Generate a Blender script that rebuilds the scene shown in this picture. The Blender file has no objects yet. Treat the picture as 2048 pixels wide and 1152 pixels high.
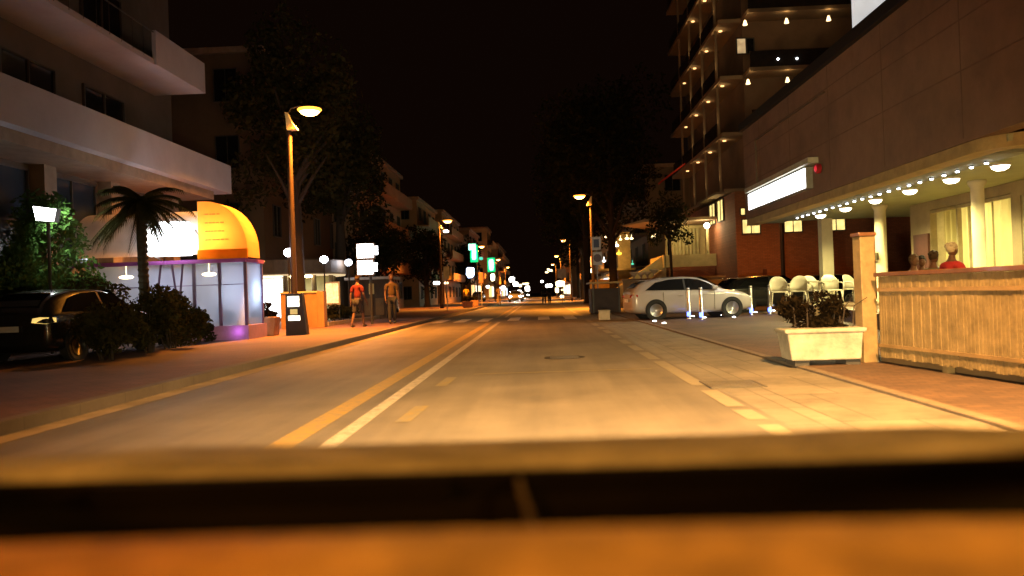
import bpy, math, random
import numpy as np
from mathutils import Vector, Matrix
random.seed(7)
scn = bpy.context.scene
col = scn.collection
# ---------------------------------------------------------------- camera
HC = 1.1; FPX = 1600.0; ROLL = math.radians(2.0)
cr, sr = math.cos(ROLL), math.sin(ROLL)
def _uv(px, py):                       # photo pixel -> un-rolled offsets from the street's vanishing point
    dx, dy = px-1080.0, py-585.0
    return dx*cr-dy*sr, dx*sr+dy*cr
_u, _v = _uv(1024, 576)
FWD = Vector((_u, FPX, -_v)).normalized()
UP0 = Vector((sr, 0, cr))
RIGHT = FWD.cross(UP0).normalized(); UPV = RIGHT.cross(FWD).normalized()
cam = bpy.data.cameras.new('camera'); camo = bpy.data.objects.new('camera', cam); col.objects.link(camo)
camo.matrix_world = Matrix(((RIGHT.x, UPV.x, -FWD.x, 0), (RIGHT.y, UPV.y, -FWD.y, 0), (RIGHT.z, UPV.z, -FWD.z, HC), (0, 0, 0, 1)))
cam.sensor_width = 36; cam.lens = 36*FPX/2048; cam.clip_start = .05; cam.clip_end = 3000
cam.dof.use_dof = True; cam.dof.focus_distance = 20; cam.dof.aperture_fstop = 1.4
scn.camera = camo
# ---------------------------------------------------------------- night sky, exposure
w = bpy.data.worlds.new('World'); scn.world = w; w.use_nodes = True
bg = w.node_tree.nodes['Background']; bg.inputs[0].default_value = (.0034, .0013, .0007, 1); bg.inputs[1].default_value = 1.0
scn.view_settings.view_transform = 'Standard'; scn.view_settings.look = 'None'
scn.view_settings.exposure = 0.0; scn.view_settings.gamma = 1.0; scn.view_settings.use_curve_mapping = False
scn.cycles.use_denoising = True
scn.cycles.max_bounces = 5; scn.cycles.diffuse_bounces = 3; scn.cycles.glossy_bounces = 3; scn.cycles.transmission_bounces = 4
scn.cycles.transparent_max_bounces = 12; scn.cycles.sample_clamp_indirect = 4; scn.cycles.sample_clamp_direct = 0
scn.cycles.use_light_tree = True; scn.cycles.caustics_reflective = False; scn.cycles.caustics_refractive = False

def ray(px, py):
    return (FWD + RIGHT*((px-1024)/FPX) - UPV*((py-576)/FPX))
def at(px, py, Y):
    d = ray(px, py); return Vector((0, 0, HC)) + d*(Y/d.y)
def G(px, py, z=0.0):
    d = ray(px, py); return Vector((0, 0, HC)) + d*((z-HC)/d.z)
# ---------------------------------------------------------------- materials
_mc = {}
def mat(name, c, rough=.75, metal=0, var=.25, scale=3., bump=0, bscale=40, coat=0, spec=.4):
    if name in _mc: return _mc[name]
    m = bpy.data.materials.new(name); m.use_nodes = True; nt = m.node_tree; b = nt.nodes['Principled BSDF']
    b.inputs['Roughness'].default_value = rough; b.inputs['Metallic'].default_value = metal
    b.inputs['Specular IOR Level'].default_value = spec
    if coat: b.inputs['Coat Weight'].default_value = coat; b.inputs['Coat Roughness'].default_value = .08
    tc = nt.nodes.new('ShaderNodeTexCoord')
    if var > 0:
        n1 = nt.nodes.new('ShaderNodeTexNoise'); n1.inputs['Scale'].default_value = scale; n1.inputs['Detail'].default_value = 7; n1.inputs['Roughness'].default_value = .65
        nt.links.new(tc.outputs['Object'], n1.inputs['Vector'])
        r = nt.nodes.new('ShaderNodeValToRGB'); r.color_ramp.elements[0].position = .28; r.color_ramp.elements[1].position = .72
        r.color_ramp.elements[0].color = (*[x*(1-var) for x in c], 1); r.color_ramp.elements[1].color = (*[min(1, x*(1+var)) for x in c], 1)
        nt.links.new(n1.outputs['Fac'], r.inputs['Fac']); nt.links.new(r.outputs['Color'], b.inputs['Base Color'])
    else: b.inputs['Base Color'].default_value = (*c, 1)
    if bump:
        n2 = nt.nodes.new('ShaderNodeTexNoise'); n2.inputs['Scale'].default_value = bscale; n2.inputs['Detail'].default_value = 4
        nt.links.new(tc.outputs['Object'], n2.inputs['Vector'])
        bp = nt.nodes.new('ShaderNodeBump'); bp.inputs['Strength'].default_value = bump; bp.inputs['Distance'].default_value = .02
        nt.links.new(n2.outputs['Fac'], bp.inputs['Height']); nt.links.new(bp.outputs['Normal'], b.inputs['Normal'])
    _mc[name] = m; return m
def brickmat(name, c1, c2, mortar, scale, bw=.5, bh=.25, ms=.02, rough=.8, rot=None, offset=.5, dirt=.35, dscale=.8, bump=.3):
    if name in _mc: return _mc[name]
    m = bpy.data.materials.new(name); m.use_nodes = True; nt = m.node_tree; b = nt.nodes['Principled BSDF']; b.inputs['Roughness'].default_value = rough
    tc = nt.nodes.new('ShaderNodeTexCoord'); mp = nt.nodes.new('ShaderNodeMapping')
    nt.links.new(tc.outputs['Object'], mp.inputs['Vector'])
    if rot: mp.inputs['Rotation'].default_value = rot
    br = nt.nodes.new('ShaderNodeTexBrick'); br.inputs['Scale'].default_value = scale; br.offset = offset
    br.inputs['Color1'].default_value = (*c1, 1); br.inputs['Color2'].default_value = (*c2, 1); br.inputs['Mortar'].default_value = (*mortar, 1)
    br.inputs['Brick Width'].default_value = bw; br.inputs['Row Height'].default_value = bh; br.inputs['Mortar Size'].default_value = ms; br.inputs['Mortar Smooth'].default_value = .2
    nt.links.new(mp.outputs['Vector'], br.inputs['Vector'])
    n1 = nt.nodes.new('ShaderNodeTexNoise'); n1.inputs['Scale'].default_value = dscale; n1.inputs['Detail'].default_value = 8; n1.inputs['Roughness'].default_value = .7
    nt.links.new(tc.outputs['Object'], n1.inputs['Vector'])
    mr = nt.nodes.new('ShaderNodeMapRange'); mr.inputs[1].default_value = .3; mr.inputs[2].default_value = .7; mr.inputs[3].default_value = 1-dirt; mr.inputs[4].default_value = 1+dirt*.6
    nt.links.new(n1.outputs['Fac'], mr.inputs[0])
    mx = nt.nodes.new('ShaderNodeVectorMath'); mx.operation = 'SCALE'
    nt.links.new(br.outputs['Color'], mx.inputs[0]); nt.links.new(mr.outputs[0], mx.inputs['Scale']); nt.links.new(mx.outputs[0], b.inputs['Base Color'])
    bp = nt.nodes.new('ShaderNodeBump'); bp.inputs['Strength'].default_value = bump; bp.inputs['Distance'].default_value = .01; bp.invert = True
    nt.links.new(br.outputs['Fac'], bp.inputs['Height']); nt.links.new(bp.outputs['Normal'], b.inputs['Normal'])
    _mc[name] = m; return m
def emi(name, c, s, var=0, scale=4., base=None):
    if name in _mc: return _mc[name]
    m = bpy.data.materials.new(name); m.use_nodes = True; nt = m.node_tree; b = nt.nodes['Principled BSDF']
    b.inputs['Base Color'].default_value = (*(base or [x*.6 for x in c]), 1); b.inputs['Roughness'].default_value = .4
    b.inputs['Emission Color'].default_value = (*c, 1); b.inputs['Emission Strength'].default_value = s
    if var:
        tc = nt.nodes.new('ShaderNodeTexCoord'); n1 = nt.nodes.new('ShaderNodeTexNoise'); n1.inputs['Scale'].default_value = scale; n1.inputs['Detail'].default_value = 3
        nt.links.new(tc.outputs['Object'], n1.inputs['Vector'])
        mr = nt.nodes.new('ShaderNodeMapRange'); mr.inputs[1].default_value = .3; mr.inputs[2].default_value = .7; mr.inputs[3].default_value = s*(1-var); mr.inputs[4].default_value = s*(1+var)
        nt.links.new(n1.outputs['Fac'], mr.inputs[0]); nt.links.new(mr.outputs[0], b.inputs['Emission Strength'])
    _mc[name] = m; return m
def cloth(name, c, trans=.5, rough=.9, var=.15):
    if name in _mc: return _mc[name]
    m = bpy.data.materials.new(name); m.use_nodes = True; nt = m.node_tree
    nt.nodes.remove(nt.nodes['Principled BSDF']); out = nt.nodes['Material Output']
    d = nt.nodes.new('ShaderNodeBsdfDiffuse'); t = nt.nodes.new('ShaderNodeBsdfTranslucent'); mx = nt.nodes.new('ShaderNodeMixShader'); mx.inputs[0].default_value = trans
    tc = nt.nodes.new('ShaderNodeTexCoord'); n1 = nt.nodes.new('ShaderNodeTexNoise'); n1.inputs['Scale'].default_value = 2.5; n1.inputs['Detail'].default_value = 6
    nt.links.new(tc.outputs['Object'], n1.inputs['Vector'])
    r = nt.nodes.new('ShaderNodeValToRGB'); r.color_ramp.elements[0].position = .3; r.color_ramp.elements[1].position = .7
    r.color_ramp.elements[0].color = (*[x*(1-var) for x in c], 1); r.color_ramp.elements[1].color = (*[min(1, x*(1+var)) for x in c], 1)
    nt.links.new(n1.outputs['Fac'], r.inputs['Fac'])
    for s in (d, t): nt.links.new(r.outputs['Color'], s.inputs['Color'])
    nt.links.new(d.outputs[0], mx.inputs[1]); nt.links.new(t.outputs[0], mx.inputs[2]); nt.links.new(mx.outputs[0], out.inputs['Surface'])
    _mc[name] = m; return m
def sheet_plastic(name):
    m = bpy.data.materials.new(name); m.use_nodes = True; nt = m.node_tree
    nt.nodes.remove(nt.nodes['Principled BSDF']); out = nt.nodes['Material Output']
    t = nt.nodes.new('ShaderNodeBsdfTransparent'); t.inputs[0].default_value = (.85, .88, .95, 1)
    tl = nt.nodes.new('ShaderNodeBsdfTranslucent'); tl.inputs[0].default_value = (.75, .8, .95, 1)
    g = nt.nodes.new('ShaderNodeBsdfGlossy'); g.inputs['Roughness'].default_value = .15
    a = nt.nodes.new('ShaderNodeMixShader'); a.inputs[0].default_value = .35; b = nt.nodes.new('ShaderNodeMixShader'); b.inputs[0].default_value = .08
    nt.links.new(t.outputs[0], a.inputs[1]); nt.links.new(tl.outputs[0], a.inputs[2]); nt.links.new(a.outputs[0], b.inputs[1]); nt.links.new(g.outputs[0], b.inputs[2]); nt.links.new(b.outputs[0], out.inputs['Surface'])
    return m
# ---------------------------------------------------------------- mesh builder
class MB:
    def __init__(s): s.v = []; s.f = []
    def add(s, vs, fs):
        o = len(s.v); s.v += [tuple(p) for p in vs]; s.f += [tuple(i+o for i in f) for f in fs]; return s
    def box(s, x0, x1, y0, y1, z0, z1):
        return s.add([(x0,y0,z0),(x1,y0,z0),(x1,y1,z0),(x0,y1,z0),(x0,y0,z1),(x1,y0,z1),(x1,y1,z1),(x0,y1,z1)],
                     [(0,3,2,1),(4,5,6,7),(0,1,5,4),(1,2,6,5),(2,3,7,6),(3,0,4,7)])
    def cyl(s, p0, p1, r0, r1=None, n=12, caps=True):
        r1 = r0 if r1 is None else r1; p0 = Vector(p0); p1 = Vector(p1); d = (p1-p0).normalized()
        a = d.orthogonal().normalized(); b = d.cross(a); vs = []
        for p, r in ((p0, r0), (p1, r1)):
            for i in range(n):
                t = 2*math.pi*i/n; vs.append(p+a*math.cos(t)*r+b*math.sin(t)*r)
        fs = [(i, (i+1) % n, n+(i+1) % n, n+i) for i in range(n)]
        if caps: fs += [tuple(range(n-1, -1, -1)), tuple(range(n, 2*n))]
        return s.add(vs, fs)
    def tube(s, pts, rs, n=10):
        pts = [Vector(p) for p in pts]
        if not hasattr(rs, '__len__'): rs = [rs]*len(pts)
        vs = []; a = None
        for k, p in enumerate(pts):
            d = (pts[min(k+1, len(pts)-1)]-pts[max(k-1, 0)]).normalized()
            a = (a-d*a.dot(d)).normalized() if a is not None else d.orthogonal().normalized()
            b = d.cross(a)
            for i in range(n):
                t = 2*math.pi*i/n; vs.append(p+(a*math.cos(t)+b*math.sin(t))*rs[k])
        fs = []
        for k in range(len(pts)-1):
            for i in range(n): fs.append((k*n+i, k*n+(i+1) % n, (k+1)*n+(i+1) % n, (k+1)*n+i))
        fs += [tuple(range(n-1, -1, -1)), tuple(range((len(pts)-1)*n, len(pts)*n))]
        return s.add(vs, fs)
    def lathe(s, prof, c=(0,0,0), n=20, axis='z'):
        vs = []
        for r, h in prof:
            for i in range(n):
                t = 2*math.pi*i/n; x, y = r*math.cos(t), r*math.sin(t)
                vs.append((c[0]+x, c[1]+y, c[2]+h) if axis == 'z' else (c[0]+x, c[1]+h, c[2]+y))
        fs = []
        for k in range(len(prof)-1):
            for i in range(n):
                q = (k*n+i, k*n+(i+1) % n, (k+1)*n+(i+1) % n, (k+1)*n+i); fs.append(q if axis == 'z' else q[::-1])
        if prof[0] == prof[-1]: return s.add(vs, fs)
        if prof[0][0] > 1e-4: fs.append(tuple(range(n-1, -1, -1)))
        if prof[-1][0] > 1e-4: fs.append(tuple(range((len(prof)-1)*n, len(prof)*n)))
        return s.add(vs, fs)
    def ball(s, c, rx, ry=None, rz=None, n=14, m=9):
        ry = ry or rx; rz = rz or rx; prof = []
        vs = []
        for k in range(m+1):
            a = -math.pi/2+math.pi*k/m
            for i in range(n):
                t = 2*math.pi*i/n; vs.append((c[0]+rx*max(math.cos(a), .001)*math.cos(t), c[1]+ry*max(math.cos(a), .001)*math.sin(t), c[2]+rz*math.sin(a)))
        fs = [(k*n+i, k*n+(i+1) % n, (k+1)*n+(i+1) % n, (k+1)*n+i) for k in range(m) for i in range(n)]
        return s.add(vs, fs)
    def prism(s, poly, a0, a1, axis='y'):      # poly in the two other axes
        n = len(poly); mk = {'y': lambda p, a: (p[0], a, p[1]), 'x': lambda p, a: (a, p[0], p[1]), 'z': lambda p, a: (p[0], p[1], a)}[axis]
        return s.add([mk(p, a0) for p in poly]+[mk(p, a1) for p in poly],
                     [tuple(range(n)), tuple(range(2*n-1, n-1, -1))]+[(i, n+i, n+(i+1) % n, (i+1) % n) for i in range(n)])
    def quad(s, *p): return s.add(p, [(0,1,2,3)])
    def build(s, name, m, parent=None, smooth=False, bevel=0, sub=0):
        me = bpy.data.meshes.new(name); me.from_pydata(s.v, [], s.f); me.update()
        me.materials.append(m)
        if smooth:
            for p in me.polygons: p.use_smooth = True
        o = bpy.data.objects.new(name, me); col.objects.link(o)
        if parent is not None: o.parent = parent
        if bevel:
            b = o.modifiers.new('bevel', 'BEVEL'); b.width = bevel; b.segments = 2; b.limit_method = 'ANGLE'
        if sub:
            b = o.modifiers.new('sub', 'SUBSURF'); b.levels = sub; b.render_levels = sub
        return o
def tag(o, label=None, cat=None, group=None, kind=None):
    if label: o['label'] = label
    if cat: o['category'] = cat
    if group: o['group'] = group
    if kind: o['kind'] = kind
    return o
def thing(name, label, cat, loc=(0,0,0), rz=0, group=None):
    o = bpy.data.objects.new(name, None); col.objects.link(o); o.empty_display_size = .2
    o.location = loc; o.rotation_euler = (0, 0, rz)
    return tag(o, label, cat, group)
def struct(name, mb, m, kindlabel=None, **k):
    return tag(mb.build(name, m, **k), kindlabel, None, None, 'structure')
_kids = {}
def kids(o): return [c for c in bpy.data.objects if c.parent == o]
def copy_tree(o, parent=None):
    c = o.copy(); col.objects.link(c)
    if parent is not None: c.parent = parent
    for ch in kids(o): copy_tree(ch, c)
    return c
def dup(root, loc, rz, label, group=None):
    c = copy_tree(root); c.location = loc; c.rotation_euler = (0, 0, rz); c['label'] = label
    if group: c['group'] = group
    return c
def lamp(kind, loc, power, c, parent=None, size=.1, aim=None, spot=None, blend=.5, sx=None):
    l = bpy.data.lights.new('bulb_light', kind); l.energy = power; l.color = c
    if kind == 'AREA':
        l.shape = 'DISK'; l.size = size; l.spread = math.radians(spot or 180)
        if sx: l.shape = 'RECTANGLE'; l.size = sx[0]; l.size_y = sx[1]
    elif kind == 'SPOT': l.shadow_soft_size = size; l.spot_size = math.radians(spot); l.spot_blend = blend
    else: l.shadow_soft_size = size
    o = bpy.data.objects.new('bulb_light', l); col.objects.link(o); o.location = loc
    if aim is not None: o.rotation_euler = Vector(aim).to_track_quat('-Z', 'Y').to_euler()
    if parent is not None: o.parent = parent
    return o
SOD = (1.0, .32, .03); WHT = (.86, .9, 1.0); WARM = (1.0, .72, .32)
# ================================================================ ground, road, pavements
def roadmat():
    m = bpy.data.materials.new('asphalt'); m.use_nodes = True; nt = m.node_tree; b = nt.nodes['Principled BSDF']; b.inputs['Roughness'].default_value = .62; b.inputs['Specular IOR Level'].default_value = .35
    L = nt.links.new; N = nt.nodes.new; tc = N('ShaderNodeTexCoord')
    def noise(sc, det, vec=None, st=None):
        n = N('ShaderNodeTexNoise'); n.inputs['Scale'].default_value = sc; n.inputs['Detail'].default_value = det; n.inputs['Roughness'].default_value = .68
        if st:
            mp = N('ShaderNodeMapping'); mp.inputs['Scale'].default_value = st; L(tc.outputs['Object'], mp.inputs['Vector']); L(mp.outputs[0], n.inputs['Vector'])
        else: L(tc.outputs['Object'], n.inputs['Vector'])
        return n
    a = noise(.5, 8); f = noise(90, 3); st = noise(1.0, 6, st=(1.6, .07, 1)); vo = N('ShaderNodeTexVoronoi'); vo.feature = 'DISTANCE_TO_EDGE'; vo.inputs['Scale'].default_value = .35; 
    L(noise(1.5, 5).outputs['Color'], vo.inputs['Vector'])
    r = N('ShaderNodeValToRGB'); r.color_ramp.elements[0].position = .36; r.color_ramp.elements[0].color = (.058, .050, .040, 1); r.color_ramp.elements[1].position = .64; r.color_ramp.elements[1].color = (.165, .14, .11, 1)
    mm = N('ShaderNodeMath'); mm.operation = 'ADD'; L(a.outputs['Fac'], mm.inputs[0]); L(st.outputs['Fac'], mm.inputs[1])
    m2 = N('ShaderNodeMath'); m2.operation = 'MULTIPLY_ADD'; L(f.outputs['Fac'], m2.inputs[0]); m2.inputs[1].default_value = .35; L(mm.outputs[0], m2.inputs[2])
    m3 = N('ShaderNodeMath'); m3.operation = 'MULTIPLY'; m3.inputs[1].default_value = .43; L(m2.outputs[0], m3.inputs[0]); L(m3.outputs[0], r.inputs['Fac']); L(r.outputs['Color'], b.inputs['Base Color'])
    bp = N('ShaderNodeBump'); bp.inputs['Strength'].default_value = .5; bp.inputs['Distance'].default_value = .006; L(f.outputs['Fac'], bp.inputs['Height']); L(bp.outputs['Normal'], b.inputs['Normal'])
    return m
ASPH = roadmat()
struct('ground', MB().quad((-900,-60,-.008),(900,-60,-.008),(900,1400,-.008),(-900,1400,-.008)), mat('dark earth', (.05,.042,.035), .95, scale=.4))
struct('road', MB().quad((-4.78,-20,0),(1.9,-20,0),(1.9,420,0),(-4.78,420,0)), ASPH)
# concrete strip and paving beside the lane
struct('gutter', MB().quad((1.9,-20,.0),(2.33,-20,.0),(2.33,420,.0),(1.9,420,.0)), brickmat('gutter slabs', (.15,.13,.10),(.135,.115,.09),(.095,.08,.06), 1, .43, .9, .012, rot=None, offset=0, dirt=.4))
struct('pavement', MB().quad((2.33,-20,.004),(3.3,-20,.004),(3.3,420,.004),(2.33,420,.004)), brickmat('worn concrete paving', (.155,.13,.095),(.13,.108,.08),(.085,.07,.052), 1, .97, 1.6, .012, offset=.3, dirt=.5, dscale=1.3))
struct('kerb', MB().box(3.3,3.42,-20,420,-.02,.033), mat('kerb stone', (.13,.095,.065), .8, scale=5, bump=.3), bevel=.01)
struct('forecourt', MB().quad((3.42,-20,.03),(60,-20,.03),(60,420,.03),(3.42,420,.03)), brickmat('brown block paving', (.11,.058,.03),(.075,.04,.022),(.045,.026,.016), 1, .24, .12, .008, dirt=.5, dscale=.6))
ed = MB().quad((-60,-20,.12),(-4.95,-20,.12),(-4.95,420,.12),(-60,420,.12))
struct('pavement', ed, brickmat('red brown pavement blocks', (.15,.065,.04),(.11,.05,.03),(.07,.035,.024), 1, .22, .11, .01, dirt=.45, dscale=.5))
struct('kerb', MB().box(-4.95,-4.78,-20,420,-.02,.125), brickmat('pale kerb stones', (.12,.09,.065),(.11,.085,.06),(.09,.07,.05), 1, .9, .9, .01, offset=0, dirt=.35), bevel=.012)
struct('gutter', MB().quad((-4.777,-20,.004),(-4.5,-20,.004),(-4.5,420,.004),(-4.777,420,.004)), mat('dusty gutter concrete', (.26,.20,.14), .85, var=.4, scale=1.5))
# ---- painted lines
def paint(name, c, wear=.45):
    m = bpy.data.materials.new(name); m.use_nodes = True; nt = m.node_tree; b = nt.nodes['Principled BSDF']; b.inputs['Roughness'].default_value = .6
    tc = nt.nodes.new('ShaderNodeTexCoord'); n = nt.nodes.new('ShaderNodeTexNoise'); n.inputs['Scale'].default_value = 9; n.inputs['Detail'].default_value = 8; n.inputs['Roughness'].default_value = .8
    nt.links.new(tc.outputs['Object'], n.inputs['Vector']); r = nt.nodes.new('ShaderNodeValToRGB'); r.color_ramp.elements[0].position = wear-.08; r.color_ramp.elements[1].position = wear+.12
    r.color_ramp.elements[0].color = (.14,.125,.1,1); r.color_ramp.elements[1].color = (*c, 1); nt.links.new(n.outputs['Fac'], r.inputs['Fac']); nt.links.new(r.outputs['Color'], b.inputs['Base Color']); return m
YEL = paint('worn yellow paint', (.27,.17,.025), .44); WHI = paint('worn white paint', (.33,.29,.24), .44); FAINT = paint('faded yellow paint', (.20,.14,.03), .5)
def strip(mb, x0, x1, y0, y1, z=.004): mb.quad((x0,y0,z),(x1,y0,z),(x1,y1,z),(x0,y1,z))
a = MB(); strip(a, -2.12, -1.90, -20, 31.2); strip(a, -2.12, -1.95, 37, 300); struct('road_marking', a, YEL, 'long yellow centre line of the road')
a = MB(); strip(a, -1.70, -1.56, -20, 31.2); strip(a, -1.70, -1.58, 37, 300); struct('road_marking', a, WHI, 'long white centre line beside the yellow one')
a = MB(); y = -2.0
seg = [(5.0,6.35),(6.6,7.15),(7.35,8.55),(9.0,12.1),(12.5,13.9),(14.4,15.7),(16.3,17.6),(18.3,19.6),(20.4,22),(22.8,24.2),(25,27),(28,30.5)]
for s0, s1 in seg: strip(a, 1.66, 1.83, s0, s1)
strip(a, 1.7, 1.8, 38, 300)
struct('road_marking', a, paint('cream edge line paint', (.19,.16,.11), .42), 'broken cream edge line on the right')
a = MB()
for s0 in (7.0, 9.7): a.quad((-1.32,s0,.005),(-1.18,s0,.005),(-1.15,s0+1.0,.005),(-1.29,s0+1.0,.005))
strip(a, -.95, 1.5, 11.0, 11.1); struct('road_marking', a, FAINT, 'faded yellow lay-by marks')
a = MB()
x = -4.45
for x in (-4.3,-3.35,-2.4,-1.15,.1,1.2): strip(a, x-.22, x+.26, 32.2, 36.2, .006)
struct('zebra_crossing', a, paint('white crossing paint', (.6,.54,.46), .38))
a = MB(); a.lathe([(.34,0),(.34,.006),(.30,.008)], (0,0,0), 28); 
for k in range(-3, 4): a.box(-.24,.24,k*.07-.012,k*.07+.012,.008,.013)
mh = a.build('manhole_cover', mat('rusty iron', (.05,.04,.032), .55, .6)); mh.location = (.37,13.4,0); tag(mh, 'round dark iron manhole cover in the middle of the lane', 'manhole cover')
a = MB()
for k in range(9): a.box(-.27,.27,-.3+k*.07,-.255+k*.07,0,.008)
a.box(-.3,-.27,-.34,.32,0,.01); a.box(.27,.3,-.34,.32,0,.01)
dg = a.build('drain_grate', mat('worn pale iron', (.085,.07,.05), .6, .3)); dg.location = (2.1,9.0,.004); tag(dg, 'dark rectangular drain grate in the pale strip right of the lane', 'drain grate')

# ================================================================ street lamps
POLE = mat('brown painted pole', (.03,.016,.010), .5, .3, scale=6); BRK = mat('pale lamp bracket', (.55,.42,.2), .5, scale=6)
SODE = emi('sodium lamp glass', (1.0,.52,.14), 24); DARKM = mat('dark grey metal', (.05,.048,.045), .45, .6)
def street_lamp(label, power):
    t = thing('street_lamp', label, 'street lamp', group='sodium street lamps along the street')
    MB().lathe([(.16,0),(.16,.35),(.11,.42),(.11,1.0),(.1,1.05),(.085,6.35),(0.08,6.4)], n=12).build('pole', POLE, t, True)
    MB().prism([(-.09,6.95),(.0,6.92),(.06,6.75),(.14,6.6),(.3,6.38),(.0,6.36),(-.05,6.4),(-.06,6.7)], -.11, .11).build('bracket', BRK, t, bevel=.01)
    MB().tube([(-.03,0,6.9),(.1,0,7.08),(.35,0,7.14),(.6,0,7.12)], .022).build('arm', DARKM, t, True)
    h = MB().lathe([(.02,.13),(.18,.11),(.32,.05),(.355,0),(.345,-.005)][::-1], (.68,0,7.0), 24).build('lamp_head', DARKM, t, True)
    MB().lathe([(.005,-.19),(.14,-.175),(.24,-.13),(.31,-.06)], (.68,0,7.0), 24).build('lens', SODE, h, True); MB().lathe([(.31,-.06),(.35,-.03),(.38,.0),(.36,.03)], (.68,0,7.0), 24).build('lens_rim', emi('orange lens rim', (1,.33,.03), 5), h, True)  # outer ring glows to imitate the orange halo round the lens
    lamp('AREA', (.68,0,6.79), power, SOD, t, .5, (0,0,-1), 132)
    return t
sl = street_lamp('tall sodium street lamp nearest on the left, rising behind the kiosk roof', 3300); sl.location = (-7.75,25,.12)
SG = 'sodium street lamps along the street'
s2 = dup(sl, (-7.9,64,.12), 0, 'sodium street lamp on the left with a second small white lamp under its head', SG)
MB().ball((.55,-.1,6.15), .22, .22, .1).build('lower_lamp', emi('cool white lamp', (1,.93,.8), 12), s2, True)
MB().tube([(0,0,6.1),(.3,-.05,6.25),(.5,-.1,6.22)], .02).build('lower_arm', DARKM, s2)
dup(sl, (-7.8,100,.12), 0, 'small distant sodium lamp just above the green lit signs', SG)
dup(sl, (-7.8,140,.12), 0, 'tiny sodium lamp far down the left pavement past the green signs', SG)
dup(sl, (-7.8,182,.12), 0, 'farthest tiny sodium lamp on the left side of the street', SG)
dup(sl, (3.35,50,.03), math.pi, 'sodium street lamp on the right, its head over the road before the big trees', SG)
dup(sl, (3.6,92,.03), math.pi, 'distant sodium lamp on the right, beyond the tree trunks', SG)
dup(sl, (3.6,132,.03), math.pi, 'farther distant sodium lamp on the right over the shop lights', SG)
dup(sl, (3.6,172,.03), math.pi, 'farthest tiny sodium lamp on the right side of the street', SG)
ns = dup(sl, (12.6,-3.6,.03), math.pi, 'unseen street lamp added far right of the car to light the dashboard', SG)  # unseen lamp, added and enlarged to light the dashboard softly from the right
for c in kids(ns):
    if c.type == 'LIGHT': c.data = c.data.copy(); c.data.energy = 24000; c.data.size = 2.6; c.data.spread = math.radians(142); c.data.color = (1,.42,.06)

nl = dup(sl, (-7.9,-2.5,.12), 0, 'unseen street lamp added on the left behind the camera to light the dashboard', SG)  # unseen lamp, added to brighten the left part of the dashboard
for c in kids(nl):
    if c.type == 'LIGHT': c.data = c.data.copy(); c.data.energy = 2300; c.data.size = 2.0
nf = dup(sl, (3.7,3.6,.03), math.pi, 'street lamp just ahead on the right, over the near lane and above the picture', SG)
for c in kids(nf):
    if c.type == 'LIGHT':
        l = bpy.data.lights.new('bulb_light', 'SPOT'); l.energy = 29000; l.color = (1,.53,.165); l.spot_size = math.radians(100); l.spot_blend = .7; l.shadow_soft_size = .2
        c.data = l; c.rotation_euler = Vector((.03,-.60,-1)).to_track_quat('-Z','Y').to_euler()
# ================================================================ our own car: bonnet, cowl, dashboard
car0 = thing('car', 'grey car the picture is taken from, bonnet and dashboard across the bottom', 'car')
PAINT0 = mat('dusty silver car paint', (.15,.15,.145), .75, 0, var=.5, scale=9, coat=0, spec=.12, bump=.05, bscale=200)
prof = [(.999,.78),(1.0,.882),(1.06,.886),(1.2,.873),(1.35,.853),(1.5,.826),(1.7,.775),(1.9,.70),(2.03,.60),(2.1,.47)]
xs = np.linspace(-1,1,25); a = MB(); vs = []
for (yy, zz) in prof:
    hw = 1.10-.10*max(0,(yy-1.8)/.3)**2
    for s in xs: vs.append((s*hw, yy-.04*max(0,yy-1.7)*abs(s)**2.5-.0, zz-.016*abs(s)**4+.006*math.exp(-((abs(s)-.55)/.1)**2)))
n = len(xs); a.add(vs, [(k*n+i, k*n+i+1, (k+1)*n+i+1, (k+1)*n+i) for k in range(len(prof)-1) for i in range(n-1)])
a.build('bonnet', PAINT0, car0, True)
BLK = mat('black plastic', (.003,.0025,.002), .8, 0, var=.3, scale=8, spec=.05)
a = MB(); a.quad((-.93,.70,.80),(.93,.70,.80),(.93,.98,.858),(-.93,.98,.858)); a.box(-1.05,1.05,.97,.997,.80,.881); a.box(-.55,-.12,.95,.969,.80,.884)
for k in range(-9,10): a.box(k*.09-.03,k*.09+.03,.74,.745,.80,.818)
a.build('cowl', BLK, car0)
a = MB(); a.tube([(-.035,.985,.875),(-.03,.93,.872),(-.015,.84,.852),(-.01,.78,.832)], .004); a.build('washer_hose', mat('dull grey rubber', (.06,.05,.04), .5), car0, True)
a = MB(); a.tube([(.12,.79,.845),(.3,.775,.848),(.55,.77,.846),(.8,.79,.838)], .008)
a.build('wiper', mat('glossy wiper arm', (.35,.28,.2), .3, .6), car0, True)
def dashmat():
    m = mat('beige dashboard', (.38,.235,.08), .8, 0, var=.5, scale=11, bump=.25, bscale=25, spec=.3); return m
a = MB(); vs = []; ys = [-.35,.0,.25,.45,.58,.645,.675,.69]; zs = [.87,.897,.91,.914,.915,.911,.90,.86]
for yy, zz in zip(ys, zs):
    for s in xs: vs.append((s*.9, yy-.06*abs(s)**3, zz-.006*s*s))
a.add(vs, [(k*n+i, k*n+i+1, (k+1)*n+i+1, (k+1)*n+i) for k in range(len(ys)-1) for i in range(n-1)])
a.build('dashboard', dashmat(), car0, True)
a = MB()
a.box(-.86,.86,1.90,2.08,.22,.46); a.build('bumper', PAINT0, car0, bevel=.02)
for s in (-1,1):
    h = MB().ball((s*.62,2.02,.6), .17,.08,.08).build('headlight', emi('headlight lens', (1,.85,.55), 6), car0, True)
    lamp('SPOT', (s*.62,2.22,.62), 3600, (1,.74,.36), car0, .06, (0.04+s*.03,1,-.11), 86, .9)

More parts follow.
